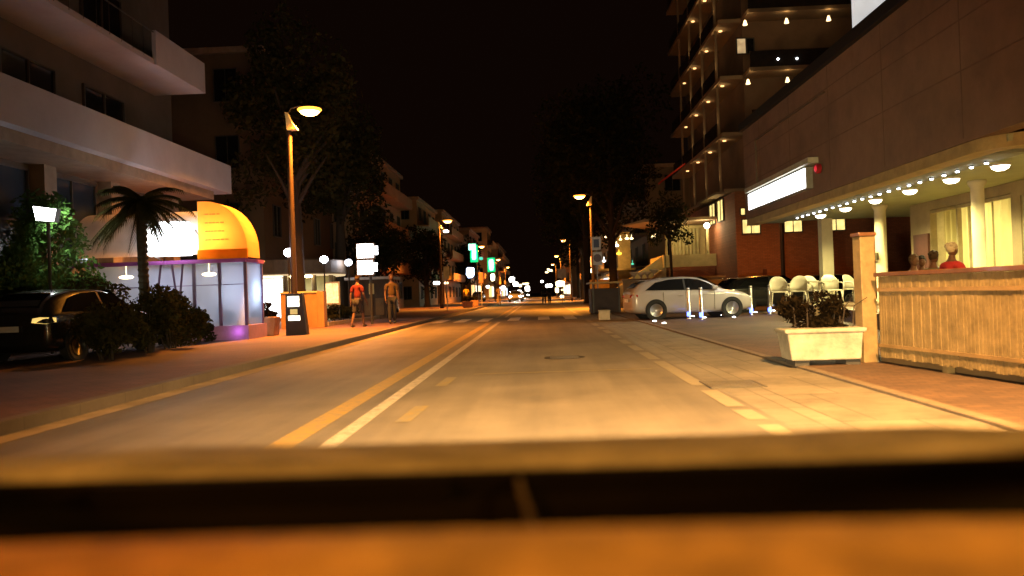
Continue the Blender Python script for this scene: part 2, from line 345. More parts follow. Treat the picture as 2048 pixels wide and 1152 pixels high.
a = MB(); vs = []
for yy, zz in ((-1.6,1.36),(-.8,1.42),(-.1,1.43),(.25,1.41),(.5,1.37)):
    for q in xs: vs.append((q*.66, yy, zz-.03*q**4))
a.add(vs, [(k*n+i, k*n+i+1, (k+1)*n+i+1, (k+1)*n+i) for k in range(4) for i in range(n-1)]); a.build('roof', PAINT0, car0, True).modifiers.new('s','SOLIDIFY').thickness = .03
for s in (-1,1):
    MB().tube([(s*.66,.46,1.36),(s*.76,.75,1.1),(s*.84,1.03,.87)], .035, 8).build('front_pillar', BLK, car0, True)
    MB().tube([(s*.66,-.3,1.38),(s*.84,-.35,.9)], .04, 8).build('side_pillar', BLK, car0)
    MB().box(min(s*.84,s*.93),max(s*.84,s*.93),-1.0,1.0,.3,.86).build('door', PAINT0, car0, bevel=.02)
# ================================================================ window helper (recessed frame, pane a sub-part)
FR = mat('dark window frame', (.05,.045,.04), .5); DG = mat('dark glass', (.012,.012,.014), .12, 0, var=0, spec=.6)
def window(parent, c, wd, ht, face, pane=DG, frame=FR, mull=1, d=.08, label=None):
    """c = bottom centre on the wall surface; face: '-y' towards us, '+x'/'-x' along the street"""
    a = MB(); g = MB(); t = .05
    def B(mb, u0, u1, z0, z1, d0, d1):
        if face == '-y': mb.box(c[0]+u0, c[0]+u1, c[1]-d1, c[1]-d0, c[2]+z0, c[2]+z1)
        elif face == '+x': mb.box(c[0]+d0, c[0]+d1, c[1]+u0, c[1]+u1, c[2]+z0, c[2]+z1)
        else: mb.box(c[0]-d1, c[0]-d0, c[1]+u0, c[1]+u1, c[2]+z0, c[2]+z1)
    h = wd/2
    B(a, -h, -h+t, 0, ht, -.01, d); B(a, h-t, h, 0, ht, -.01, d); B(a, -h+t, h-t, ht-t, ht, -.01, d); B(a, -h+t, h-t, 0, t, -.01, d+.02)
    for k in range(mull): 
        u = -h+wd*(k+1)/(mull+1); B(a, u-.02, u+.02, t, ht-t, -.01, d-.015)
    f = a.build('window', frame, parent)
    if label: f['label'] = label
    B(g, -h+t, h-t, t, ht-t, .004, .02); g.build('pane', pane, f)
    return f
# ================================================================ right-hand restaurant building
CLAD = brickmat('dark brown cladding panels', (.25,.165,.11),(.21,.14,.095),(.14,.09,.06), 1, 3.2, 1.15, .015, rot=(math.radians(90),0,math.radians(90)), offset=0, dirt=.3, dscale=.7, bump=.5)
CLAD2 = mat('dark brown render', (.10,.06,.04), .85, scale=1.2, bump=.2)
BEAM = mat('pale yellow painted beam', (.42,.33,.14), .6, scale=3)
SOFF = mat('pale green ceiling', (.38,.42,.24), .7, var=.12, scale=1.5)
CREAM = mat('cream painted column', (.62,.56,.36), .55, var=.1, scale=3)
rb = thing('restaurant_building', 'long dark brown building on the right above a lit arcade of columns', 'building', (0,0,0))
a = MB(); a.box(8.0,8.35,12.9,31,3.62,7.0); a.build('wall', CLAD, rb)
a = MB(); a.box(8.35,16,30.65,31,3.62,7.0); a.box(8.35,16,12.9,13.25,3.62,7.0); a.box(8.35,16,13.25,30.65,6.6,6.8); a.box(15.6,16,13.25,30.65,3.62,6.6); a.build('upper_wall', CLAD2, rb)
a = MB(); a.box(7.86,16.05,12.8,31.1,7.0,7.3); a.build('roof_edge', mat('black roof flashing', (.012,.011,.01), .6), rb, bevel=.01)
# soffit with a curved beam along its edge
def edge(y): return 8.02 + (0 if y > 17.5 else .0) - (.55*(1-math.cos(min(1,(17.5-y)/3.5)*math.pi))/2 if y < 17.5 else 0)
ysb = [31]+[30-k for k in range(12)]+[18-.5*k for k in range(24)]
a = MB(); vs = []; 
path = [(8.02,31,1,0),(8.02,24,1,0),(8.02,15.0,1,0)]+[(8.92-.9*math.cos(t),15.0-.9*math.sin(t),math.cos(t),math.sin(t)) for t in [math.pi/2*k/10 for k in range(1,11)]]+[(12,14.1,0,1),(15.6,14.1,0,1)]
for x,y,nx,ny in path:
    for o_,z_ in ((0,3.38),(.02,3.615),(.42,3.615),(.42,3.38)): vs.append((x+nx*o_,y+ny*o_,z_))
nn = len(path); a.add(vs, [(k*4+i, k*4+(i+1)%4, (k+1)*4+(i+1)%4, (k+1)*4+i) for k in range(nn-1) for i in range(4)]+[(0,1,2,3),tuple((nn-1)*4+i for i in (3,2,1,0))])
a.build('beam', BEAM, rb)
a = MB(); a.box(8.3,15.9,14.3,30.6,3.47,3.6); a.build('ceiling', SOFF, rb)
a = MB(); a.box(8.43,9.2,15.2,30.5,3.402,3.468); a.build('ceiling_border', mat('grey green border', (.22,.25,.2), .7), rb)
a = MB()
for z in (4.95,5.9): a.box(7.993,8.0,13,31,z,z+.025)
for y in (15.2,18.6,22.0,25.4,28.8): a.box(7.994,8.0,y,y+.025,3.7,6.98)
a.build('panel_joint', mat('dark joint', (.17,.11,.075), .8), rb)
# raised wall relief panel
a = MB()
for (y0,y1,z0,z1) in ((22.2,29.2,6.31,6.34),(29.18,29.22,4.72,6.34)): a.box(7.94,8.0,y0,y1,z0,z1)
a.build('trim', mat('lighter trim', (.16,.12,.08), .5), rb)
for (x,y,r,sq) in ((10.7,30.2,.2,1),(10.75,25.5,.17,0),(10.8,20.0,.15,0),(10.8,15.2,.15,0)):
    a = MB()
    if sq: a.box(x-r,x+r,y-r,y+r,.03,3.47)
    else: a.lathe([(r+.05,.36),(r+.05,.5),(r,.54),(r,3.3),(r+.06,3.4),(r+.06,3.47)], (x,y,0), 20); a.lathe([(r,.03),(r,.36)], (x,y,0), 20)
    a.build('column', CREAM, rb, not sq)
a = MB(); a.box(10.52,10.58,25.3,25.52,1.75,1.98); nb = a.build('notice_plate', mat('dark brass plate', (.08,.06,.03), .4), rb)
# back wall with doors and tall curtained windows
BW = mat('warm dim wall', (.30,.24,.13), .8, scale=1.5)
a = MB(); a.box(12.0,12.2,24.9,26.2,.03,3.47); a.box(12.0,12.2,20.3,20.7,.03,3.47); a.box(12.0,12.2,17.0,18.7,.03,3.47); a.box(12.0,12.2,9.5,10.0,.03,3.47)
a.box(12.0,12.2,20.7,24.9,3.2,3.47); a.box(12.0,12.2,18.7,20.3,3.1,3.47); a.box(12.0,12.2,10,17,3.25,3.47); a.box(12.0,12.2,10,24.9,.03,.44)
a.build('back_wall', BW, rb)
a = MB(); a.box(11.93,12.0,24.95,25.9,.1,2.5); d_ = a.build('door', mat('dark red brown door', (.09,.03,.02), .5), rb)
MB().ball((11.9,25.05,1.2),.03).build('handle', DARKM, d_)
CUR = cloth('pale yellow curtain', (.80,.74,.36), .55, var=.06)
def curtain(y0, y1, z0, z1, x):
    n = int((y1-y0)/.045)+2; a = MB(); vs = []
    for k in range(n):
        y = y0+(y1-y0)*k/(n-1); xx = x+.05*math.sin(y*19+1.3*math.sin(y*3.1))+.03*math.sin(y*5.3)
        vs += [(xx,y,z0),(xx,y,z1)]
    a.add(vs, [(2*k,2*k+2,2*k+3,2*k+1) for k in range(n-1)]); return a
for (y0,y1) in ((20.75,22.1),(22.3,23.3),(23.45,24.9),(10.1,12.2),(12.4,14.6),(14.8,16.95)): curtain(y0,y1,.46,3.2,12.42).build('curtain', CUR, rb, True)
a = MB()
for y in (22.2,23.38): a.box(12.02,12.14,y-.04,y+.04,.44,3.22)
a.box(12.02,12.14,20.7,24.9,3.1,3.18); a.build('window_frame', mat('beige frame', (.35,.29,.15), .5), rb)
a = MB()
for y in (12.3,14.7): a.box(12.02,12.14,y-.04,y+.04,.44,3.22)
a.box(12.02,12.14,10,17,3.12,3.22); a.build('window_frame', mat('beige frame', (.35,.29,.15), .5), rb)
a = MB(); a.box(12.03,12.13,18.7,18.8,.44,3.1); a.box(12.03,12.13,20.2,20.3,.44,3.1); a.box(12.03,12.13,18.8,20.2,2.6,2.7); a.box(12.05,12.11,19.47,19.53,.44,2.6); gd = a.build('glass_door', mat('beige frame', (.35,.29,.15)), rb)
MB().box(12.0,12.02,19.42,19.45,1.1,1.5).build('handle', mat('steel', (.5,.5,.48), .3, .9), gd)
a = MB(); a.box(15.3,15.4,9.5,26,.03,3.46); a.box(12.2,15.4,25.9,26.0,.03,3.46); a.box(12.2,15.4,9.4,9.5,.03,3.46); a.build('inner_wall', mat('yellow inner wall', (.55,.48,.24), .8), rb)
for y in (15.5,19.5,23): lamp('AREA', (13.8,y,3.4), 210, (1,.80,.40), rb, .6, (0,0,-1))
a = MB(); a.box(8.35,15.6,6.4,31,.032,.06); a.build('arcade_floor', mat('arcade tiles', (.22,.17,.11), .5, scale=2), rb)
# round ceiling lights and the line of little lamps
LENS = emi('ceiling lamp glass', (1,.90,.62), 14)
cl = thing('ceiling_light', 'round recessed ceiling light nearest the camera under the right-hand arcade', 'ceiling light', (9.5,16.7,3.39), group='round ceiling lights under the arcade')
MB().lathe([(.2,.01),(.2,-.03),(.155,-.035),(.155,.0)], n=24).build('ring', mat('white ring', (.7,.68,.6), .4, var=0), cl, True)
MB().lathe([(.001,-.13),(.08,-.12),(.15,-.08),(.17,-.03),(.17,0)], n=24).build('lens', LENS, cl, True)
lamp('SPOT', (0,0,-.16), 720, (1,.84,.36), cl, .13, (0,0,-1), 165, .4)
ords = ['second','third','fourth','fifth','sixth and farthest']
for y,o_ in zip((18.65,20.7,22.8,25.0,27.2), ords): dup(cl, (9.5,y,3.39), 0, f'{o_} round ceiling light from the camera in the arcade row', 'round ceiling lights under the arcade')
t = thing('string_lamp', 'first tiny white lamp from the camera end of the arcade edge string', 'string light', (8.95,16.2,3.38), group='tiny white lamps strung along the arcade edge')
MB().lathe([(.035,.02),(.035,-.005),(.03,-.015)], n=10).build('socket', DARKM, t)
MB().lathe([(.001,-.045),(.03,-.04),(.042,-.022),(.03,-.012)], n=12).build('bulb', emi('white bulb', (.9,.93,1), 16), t, True)
ORD = 'first second third fourth fifth sixth seventh eighth ninth tenth eleventh twelfth thirteenth fourteenth fifteenth sixteenth seventeenth eighteenth nineteenth twentieth twenty-first last'.split()
for k in range(1,22): dup(t, (8.95,16.2+.557*k,3.38), 0, ORD[k]+' tiny white lamp from the camera end of the arcade edge string')
# illuminated sign
sg = thing('illuminated_sign', 'long glaring white illuminated sign on the brown building', 'sign', (8.0,0,0))
MB().box(-.20,-.004,23.4,29.8,3.84,4.46).build('casing', mat('sign casing', (.3,.3,.26), .5), sg)
MB().box(-.215,-.201,23.45,29.75,3.87,4.43).build('face', emi('white sign face', (.97,.98,1), 7), sg)
MB().box(-.30,-.003,22.9,29.9,4.5,4.66).build('hood', mat('pale green hood', (.5,.5,.38), .6), sg)
lamp('AREA', (-.3,26.6,4.15), 60, (.95,.97,1), sg, 1, (-1,0,0), sx=(.5,6))
em = thing('emblem', 'small round red lit emblem at the right end of the white sign', 'emblem', (7.9,22.7,4.3))
MB().lathe([(.14,-.06),(.14,.06)], n=20, axis='y').build('disc', mat('red panel', (.4,.02,.03), .5), em)
for c in kids(em): c.rotation_euler = (0,0,math.pi/2)
MB().ball((-.06,0,0),.03,.09,.09).build('lens', emi('red lens', (.8,.03,.05), .8), em, True)
rs = thing('roof_sign', 'pale lit white board standing above the roof edge at the top', 'sign', (at(1706,20,24.5).x,24.5,7.3))
MB().box(0,1.6,-.1,.1,.55,3.6).build('board', emi('pale board', (.8,.78,.76), .75, .1), rs)
MB().box(.3,.4,-.05,.05,-.5,.75).build('leg', DARKM, rs); MB().box(1.2,1.3,-.05,.05,-.5,.75).build('leg', DARKM, rs)

# ================================================================ terrace: deck, wooden fence, diners
WOOD = brickmat('orange brown boards', (.33,.20,.075),(.26,.155,.055),(.11,.065,.03), 1, 2.6, .095, .008, rough=.6, rot=(math.radians(90),math.radians(90),0), offset=.37, dirt=.35, dscale=1.6)
FA, FB = Vector((4.36,10.6,.03)), Vector((5.0,5.2,.03))
ang = math.atan2(FB.y-FA.y, FB.x-FA.x); Lf = (FB-FA).length
fe = thing('wooden_fence', 'wooden board fence around the terrace on the right', 'fence', FA, ang)
WD = mat('fence boards', (.21,.145,.065), .6, var=.4, scale=4, bump=.3, bscale=30); 
WD2 = mat('darker top rail wood', (.12,.05,.022), .45, var=.3, scale=4, coat=.2)
k = 0; x = .12
a = MB(); rr = random.Random(3)
while x < Lf:
    wv = .048+rr.uniform(-.006,.006); a.box(x, x+wv, -.012+rr.uniform(-.004,.004), .014, .09+rr.uniform(-.01,.01), 1.12); x += wv+.010
a.build('boards', WD, fe)
a = MB(); a.box(.1,Lf,.02,.06,.28,.36); a.box(.1,Lf,.02,.06,.85,.93); a.build('back_rail', WD, fe)
a = MB(); a.box(.1,Lf,-.03,-.014,.93,.975); a.box(.1,Lf,-.03,-.014,.22,.26); a.build('front_rail', mat('lighter rail', (.24,.15,.065), .5, var=.3, scale=3), fe)
MB().box(.06,Lf,-.045,.12,1.122,1.175).build('top_rail', WD2, fe, bevel=.008)
for x in np.arange(1.35, Lf, 1.3): MB().box(x,x+.09,.02,.11,.0,1.12).build('post', WD, fe)
po = thing('wooden_post', 'tall square wooden post at the corner of the terrace fence', 'post', (4.30,10.75,.03), ang)
MB().box(-.10,.10,-.10,.10,0,1.66).build('shaft', WD, po, bevel=.01); MB().box(-.12,.12,-.12,.12,1.66,1.71).build('cap', WD2, po, bevel=.01)
a = MB(); a.add([(4.5,10.8,.36),(5.2,5.0,.36),(12,5.0,.36),(12,24,.36),(8.6,24,.36),(6.2,10.9,.36)]+[(4.5,10.8,.03),(5.2,5.0,.03),(12,5.0,.03),(12,24,.03),(8.6,24,.03),(6.2,10.9,.03)],
      [(0,1,2,3,4,5),(0,6,7,1),(5,4,10,11),(0,5,11,6),(4,3,9,10)])
tag(a.build('terrace_deck', mat('deck boards', (.16,.10,.05), .6, scale=3)), None, None, None, 'structure')
# planter with shrub
CONC = mat('weathered concrete', (.29,.27,.215), .85, var=.4, scale=3.5, bump=.4, bscale=25)
def leafmesh(n, cx, cy, cz, rx, ry, rz, size, seed, shell=.35, clumps=14, droop=0):
    r = np.random.RandomState(seed); cc = r.normal(size=(clumps,3)); cc /= np.linalg.norm(cc,axis=1)[:,None]; cc *= r.uniform(.25,.85,(clumps,1))
    cr_ = r.uniform(.22,.45,clumps); i = r.randint(0,clumps,n); p = r.normal(size=(n,3)); p /= np.linalg.norm(p,axis=1)[:,None]; p *= r.uniform(shell,1,(n,1))**.6*cr_[i][:,None]
    P = (cc[i]+p)*np.array([rx,ry,rz])+np.array([cx,cy,cz])
    d1 = r.normal(size=(n,3)); d1 /= np.linalg.norm(d1,axis=1)[:,None]; d2 = np.cross(d1, r.normal(size=(n,3))); d2 /= np.linalg.norm(d2,axis=1)[:,None]
    s = size*r.uniform(.6,1.4,(n,1)); V = np.stack([P-d1*s, P-d2*s*.5, P+d1*s, P+d2*s*.5],1).reshape(-1,3)
    m = MB(); m.v = [tuple(x) for x in V]; m.f = [(4*k,4*k+1,4*k+2,4*k+3) for k in range(n)]; return m
def leafmat(name, c, v=.5):
    m = cloth(name, c, .3, var=v); return m
LEAF = leafmat('dark leaves', (.03,.028,.011)); LEAFR = leafmat('brown green leaves', (.013,.009,.005)); LEAFG = leafmat('green leaves', (.05,.10,.03))
BARK = mat('rough bark', (.026,.017,.011), .9, scale=8, bump=.6)
pl = thing('planter', 'weathered concrete trough planter at the foot of the tall wooden post', 'planter', (3.17,10.45,.03), -.02)
pf = [(0,.08),(1.0,.08),(1.08,.56),(-.08,.56)]
a = MB(); a.prism([(.05,.08),(.93,.08),(.97,.52),(-.0,.52)], 0,.5); a.prism([(-.03,.48),(1.0,.48),(1.005,.545),(-.035,.545)], -.025,.525); a.build('trough', CONC, pl, bevel=.02)
for x in (.1,.75): MB().box(x,x+.18,.05,.45,0,.08).build('foot', mat('dark foot', (.05,.045,.04), .8), pl)
pl.scale = (1,1,.88)
sh = thing('shrub', 'low dark leafy shrub filling the concrete trough', 'shrub', (3.75,10.7,.53))
leafmesh(4200,-.08,.0,.18,.56,.28,.36,.028,4).build('foliage', LEAFR, sh)
a = MB(); rr = random.Random(5)
for k in range(9): x = rr.uniform(-.4,.4); a.tube([(x,0,-.03),(x*1.1,rr.uniform(-.1,.1),.25),(x*1.2+rr.uniform(-.1,.1),rr.uniform(-.15,.15),.36)], [.012,.008,.004], 5)
a.build('stem', BARK, sh)

# white plastic chairs on the forecourt edge
WP = mat('white plastic', (.50,.47,.36), .4, var=.04)
ch = thing('plastic_chair', 'leftmost white plastic armchair behind the shrub', 'chair', (0,0,0), group='white plastic armchairs behind the planter')
a = MB(); vs = []
for k in range(13):                      # curved shell backrest
    t = math.radians(-78+156*k/12); top = .92-.22*abs(math.sin(t))**3
    for zz in (.46, .6, .75, top): rr_ = .25+.04*(zz-.46); vs.append((rr_*math.sin(t), .2*math.cos(t)+.06+.05*(zz-.46), zz))
a.add(vs, [(4*k+i,4*k+4+i,4*k+5+i,4*k+1+i) for k in range(12) for i in range(3)]); bk = a.build('backrest', WP, ch, True); m_ = bk.modifiers.new('s','SOLIDIFY'); m_.thickness = .018
MB().box(-.24,.24,-.27,.22,.42,.46).build('seat', WP, ch, bevel=.015)
for x in (-1,1):
    MB().tube([(x*.27,.1,.68),(x*.29,-.1,.67),(x*.29,-.24,.65),(x*.28,-.27,.45)], .022).build('armrest', WP, ch, True)
    for y in (-.24,.2): MB().tube([(x*.22,y,.43),(x*.27,y*1.15,0)], [.025,.018], 8).build('leg', WP, ch, True)
CG = 'white plastic armchairs behind the planter'
deck2 = struct('terrace_deck', MB().box(8.2,12.6,24.3,27.5,.03,.42), mat('deck boards', (.16,.10,.05)), bevel=.01)
chairspec = [(1557,24.9,3.0,'leftmost white plastic armchair, next to the chrome bollard by the planter'),(1597,24.9,2.7,'second white plastic armchair from the left behind the planter'),
             (1628,25.6,3.5,'third white plastic armchair from the left, half hidden by its neighbours'),(1662,24.9,3.1,'fourth and rightmost white plastic armchair, beside the wooden post')]
for i,(px,Y,rz,lb) in enumerate(chairspec):
    p = at(px,560,Y); loc = (p.x,Y,.42)
    if i == 0: ch.location = loc; ch.rotation_euler = (0,0,rz-math.pi); ch['label'] = lb
    else: dup(ch, loc, rz-math.pi, lb, CG)
ch2 = dup(ch, (at(1705,540,26.4).x,26.4,.42), .5, 'white plastic armchair turned sideways farther back near the square column', CG)
tb = thing('round_table', 'small round white plastic table among the white armchairs', 'table', (at(1640,560,24.6).x,24.7,.42))
MB().lathe([(.0,.7),(.38,.7),(.4,.71),(.4,.73),(.0,.73)], n=24).build('tabletop', WP, tb); MB().tube([(0,0,.7),(0,0,.05)], .03).build('pedestal', WP, tb); MB().lathe([(.26,0),(.2,.04),(.03,.06)], n=16).build('base', WP, tb)

# ================================================================ bollards and ground lights
CHR = mat('brushed steel', (.75,.72,.68), .28, .95, var=.05)
bo = thing('bollard', 'first chrome bollard from the left, in front of the white car', 'bollard', group='chrome bollards with blue lights')
MB().lathe([(.075,0),(.085,.01),(.085,.03),(.058,.04),(.055,1.02),(.05,1.05),(.0,1.055)], n=20).build('post', CHR, bo, True)
MB().lathe([(.0575,.98),(.06,.985),(.06,1.005),(.0575,1.01)], n=20).build('collar', DARKM, bo)
MB().lathe([(.0595,.10),(.0625,.105),(.0625,.24),(.0595,.245)], n=20).build('light_ring', emi('blue ring', (.12,.2,1), 5), bo, True)
BG = 'chrome bollards with blue lights'
bl = [((1378,638),'first chrome bollard from the left, in front of the white car',0.5),((1403,640),'second chrome bollard from the left, in front of the white car',.5),((1503,631),'third chrome bollard, glowing blue at the nose of the white car',2.5),((1540,629),'fourth and rightmost chrome bollard, glowing blue beside the white chairs',2.5)]
for i,((px,py),lb,pw) in enumerate(bl):
    p = G(px,py,.03)
    if i == 0: b_ = bo; bo.location = p
    else: b_ = dup(bo, p, 0, lb, BG)
    lamp('POINT', (-.05,-.22,.12), pw*1.5, (.15,.25,1), b_, .05)
gl = thing('ground_light', 'x', 'ground light', group='small lights let into the paving')
MB().lathe([(.09,0),(.085,.012),(.065,.014)], n=16).build('ring', CHR, gl); MB().lathe([(.065,.012),(.04,.03),(.001,.036)], n=16).build('lens', emi('ground light glass', (.85,.9,1), 22), gl, True)
gs = [((1309,643),'leftmost ground light, behind the rear wheel of the white car'),((1328,647),'ground light second from the left, nearest the camera'),((1386,633),'ground light at the foot of the first bollard'),((1409,636),'ground light at the foot of the second bollard'),((1440,631),'ground light left of the middle pair'),((1468,635),'ground light right of the middle pair'),((1511,625),'ground light beside the third bollard'),((1548,622),'ground light just right of the fourth bollard'),((1587,625),'ground light farthest right, before the planter')]
for i,((px,py),lb) in enumerate(gs):
    p = G(px,py,.03)
    if i == 0: gl.location = p; gl['label'] = lb
    else: dup(gl, p, 0, lb, 'small lights let into the paving')
    if i in (0,1,4,5,8): lamp('POINT', (p.x,p.y,.16), .35, (.8,.85,1), None, .04)

# ================================================================ cars
RUB = mat('tyre rubber', (.015,.014,.013), .85, scale=20); ALU = mat('alloy', (.62,.6,.56), .35, .6, var=.05); GLS = mat('car glass', (.008,.008,.009), .08, 0, var=0, spec=.7)
REDL = mat('red tail lens', (.30,.012,.01), .2, 0, var=.1, coat=.5)
def hatch(name, label, paint, cat='car', group=None, lit=False, tail=None):
    """length along +x (front at +x), centre between axles at origin"""
    t = thing(name, label, cat, group=group)
    # x, zbot, zbelt, ztop, w(half), wr(half roof)
    S = [(-2.10,.42,.70,.78,.70,.60),(-2.13,.30,.86,.98,.78,.62),(-2.05,.24,.93,1.02,.84,.68),(-1.97,.22,.965,1.13,.865,.68),(-1.76,.20,.97,1.30,.885,.66),(-1.35,.19,.965,1.40,.89,.66),(-.8,.18,.955,1.45,.893,.66),(-.2,.18,.945,1.455,.893,.655),(.25,.18,.935,1.42,.892,.64),(.62,.18,.93,1.28,.89,.66),(.95,.18,.925,1.06,.888,.70),(1.12,.18,.92,.975,.887,.74),(1.5,.19,.87,.93,.875,.74),(1.85,.22,.78,.86,.84,.70),(2.05,.26,.66,.74,.76,.6),(2.14,.32,.54,.60,.64,.5)]
    a = MB(); vs = []
    for (x,zb,zl,zt,wd,wr) in S:
        half = [(0,zb),(wd*.85,zb),(wd*.97,zb+.08),(wd,zb+.25*(zl-zb)+.05),(wd*1.0,zb+.7*(zl-zb)),(wd*.985,zl-.03),(wd*.95,zl),(wr+.25*(wd*.95-wr)*.4,zt-.07 if zt-zl>.15 else zt-.02),(wr*.93,zt-.02),(wr*.6,zt),(0,zt+.012)]
        ring = half+[(-y,z) for y,z in half[-2:0:-1]]
        vs += [(x,y,z) for y,z in ring]
    n = 20; a.add(vs, [(k*n+i,k*n+(i+1)%n,(k+1)*n+(i+1)%n,(k+1)*n+i) for k in range(len(S)-1) for i in range(n)]+[tuple(range(n-1,-1,-1)),tuple((len(S)-1)*n+i for i in range(n))])
    b = a.build('body', paint, t, True); m = b.modifiers.new('s','SUBSURF'); m.levels = m.render_levels = 1
    def side(x0f, x1f, zz0, zz1, s):     # helper for glass strips
        return None
    for s in (-1,1):
        g = MB(); pts = [(-1.66,1.01),(-1.28,1.27),(-.8,1.365),(-.2,1.38),(.2,1.34),(.55,1.2),(.82,1.02),(.85,.975),(-.2,.985)]
        def sy(z): return s*(.868-(z-.95)*.47+.012)
        g.add([(x,sy(z),z) for x,z in pts]+[(x,sy(z)-s*.03,z) for x,z in pts], [tuple(range(len(pts)))[::s], tuple(range(2*len(pts)-1,len(pts)-1,-1))[::s]])
        gg = g.build('side_window', GLS, t)
        p_ = MB(); p_.prism([(-.32,.98),(-.24,.98),(-.26,1.37),(-.33,1.37)], 0,.004)
        pp = MB(); pp.add([(x,sy(z)+s*.004,z) for x,z in [(-.32,.98),(-.25,.98),(-.27,1.375),(-.33,1.375)]], [(0,1,2,3)[::s]]); pp.build('window_pillar', DARKM, gg)
        MB().box(.62,.8,s*.90-.0,s*1.02,.98,1.10).build('mirror', paint, t, bevel=.03)
        dseam = MB()
        for x in (-1.05,-.28,.72): dseam.box(x-.004,x+.004,min(s*.88,s*.899),max(s*.88,s*.899),.3,.93)
        dseam.build('door_seam', DARKM, t)
        for x in (-.45,.35+.0): MB().box(x-.09,x+.09,min(s*.885,s*.915),max(s*.885,s*.915),.80,.83).build('door_handle', paint, t, bevel=.008)
        for x in (-1.32,1.32):
            w_ = MB().lathe([(.31,-.11),(.325,-.09),(.325,.09),(.31,.11),(.22,.115),(.22,-.115),(.31,-.11)], (0,0,0), 32, 'y').build('wheel', RUB, t, True); w_.location = (x,s*.80,.325)
            MB().lathe([(.37,-.02),(.37,.014),(.33,.016),(.32,-.02)], (x,s*.885,.335), 32,'y').build('wheel_arch', mat('black arch', (.008,.008,.008), .8, var=0), t)
            r_ = MB(); 
            r_.lathe([(.215,-.02),(.225,.0),(.215,.02),(.19,.01),(.19,-.02)], (0,s*.1,0), 32,'y'); r_.lathe([(.05,-.03),(.05,.03)], (0,s*.1,0), 12,'y')
            for q in range(5):
                an = q*2*math.pi/5+.3; d = Vector((math.cos(an),0,math.sin(an))); e = Vector((-math.sin(an),0,math.cos(an)))
                for off in (-.035,.035): 
                    r_.tube([d*.04+e*off*.6+Vector((0,s*.105,0)), d*.2+e*off*1.3+Vector((0,s*.105,0))], .014, 6)
            r_.build('rim', ALU, w_, True)
            MB().lathe([(.2,0),(.2,.005)], (0,s*.05,0), 20,'y').build('brake_disc', DARKM, w_)
        MB().add([(-2.10,s*.52,.90),(-2.12,s*.78,.885),(-1.93,s*.872,.875),(-1.93,s*.876,.79),(-2.13,s*.795,.76),(-2.15,s*.52,.79)]+[(-2.0,s*.5,.88),(-2.0,s*.7,.88),(-1.9,s*.8,.87),(-1.9,s*.8,.8),(-2.0,s*.7,.78),(-2.0,s*.5,.8)], [(0,1,2,3,4,5)[::-s],(6,7,8,9,10,11)[::s]]+[((i,(i+1)%6,6+(i+1)%6,6+i))[::s] for i in range(6)]).build('tail_light', tail or REDL, t)
        MB().ball((1.98,s*.62,.66), .14,.2 if lit else .16,.13 if lit else .07).build('headlight', emi("oncoming headlight", (1,.95,.85), 60) if lit else mat('headlight glass', (.6,.6,.58), .15, var=0), t, True)
    g = MB(); g.add([(-1.99,-.56,1.10),(-1.99,.56,1.10),(-1.76,.52,1.29),(-1.76,-.52,1.29)], [(0,3,2,1)]); g.v = [(x-.015,y,z+.012) for x,y,z in g.v]; g.build('rear_window', GLS, t)
    g = MB(); g.add([(1.06,-.66,1.0),(1.06,.66,1.0),(.36,.56,1.405),(.36,-.56,1.405)], [(0,1,2,3)]); g.v = [(x+.02,y,z+.02) for x,y,z in g.v]; g.build('windscreen', GLS, t)
    MB().box(-2.165,-2.14,-.26,.26,.62,.73).build('number_plate', mat('plate', (.7,.7,.68), .5, var=.05), t)
    MB().box(2.12,2.165,-.45,.45,.34,.50).build('grille', DARKM, t)
    MB().box(-1.84,-1.50,-.5,.5,1.345,1.365).build('spoiler', paint, t, bevel=.01)
    return t
WCAR = mat('white car paint', (.33,.30,.285), .3, 0, var=.03, scale=2, coat=.8)
wc = hatch('parked_car', 'white hatchback parked side-on behind the chrome bollards', WCAR)
wc.rotation_euler = (0,0,math.radians(6)); wc.location = (5.15,28.4,.03); wc.scale = (1,1,1.0)
BCAR = mat('black car paint', (.012,.012,.013), .25, 0, var=.1, coat=.9)
bc = hatch('parked_car', 'black car parked behind the white chairs, against the brick wall', BCAR, group='parked cars'); bc.location = (12.3,36.5,.03); bc.rotation_euler = (0,0,math.radians(176))
bc2 = dup(bc, (9.4,33.2,.03), math.radians(8), 'dark car parked directly behind the bonnet of the white hatchback', 'parked cars')
dc = hatch('parked_car', 'dark car at the left edge seen from behind, its tail lamp shining pale yellow', BCAR, tail=emi('pale tail lens', (1,.66,.18), 1.0))
dc.location = (-9.62,16.2,.12); dc.rotation_euler = (0,0,math.radians(88)); dc.scale = (.95,.95,.95)
for w_ in kids(dc):
    for r_ in kids(w_):
        if r_.name.startswith('rim'): r_.data.materials[0] = DARKM
# ================================================================ hotel on the right
BRICK = brickmat('red brown brick', (.34,.12,.055),(.27,.09,.04),(.16,.08,.05), 1, .25, .075, .008, rot=(math.radians(90),0,0), dirt=.3, dscale=.5)
TOW = mat('dark plaster', (.15,.09,.055), .85, scale=.8); SLAB = mat('balcony slab plaster', (.26,.18,.11), .75, scale=1.5, var=.15)
YW = emi('yellow curtained window', (1.0,.76,.25), 1.25, .35, 3.5, base=(.4,.35,.2))
ht = thing('hotel', 'tall dark hotel with small balcony lamps above a red brown base', 'building')
a = MB(); a.box(10.3,34,42,60,.03,6.0); a.build('base_wall', BRICK, ht)
a = MB(); a.box(11.4,34,43.6,60,6.0,27); a.build('tower_wall', TOW, ht)
for px in (1502,1586,1672):
    p = at(px,454,42); w_ = window(ht, (p.x,42,3.75), .98, .8, '-y', YW, FR)
p = at(1486,440,42); window(ht, (p.x-.0,42,4.72), .3, .42, '-y', YW, FR, 0)
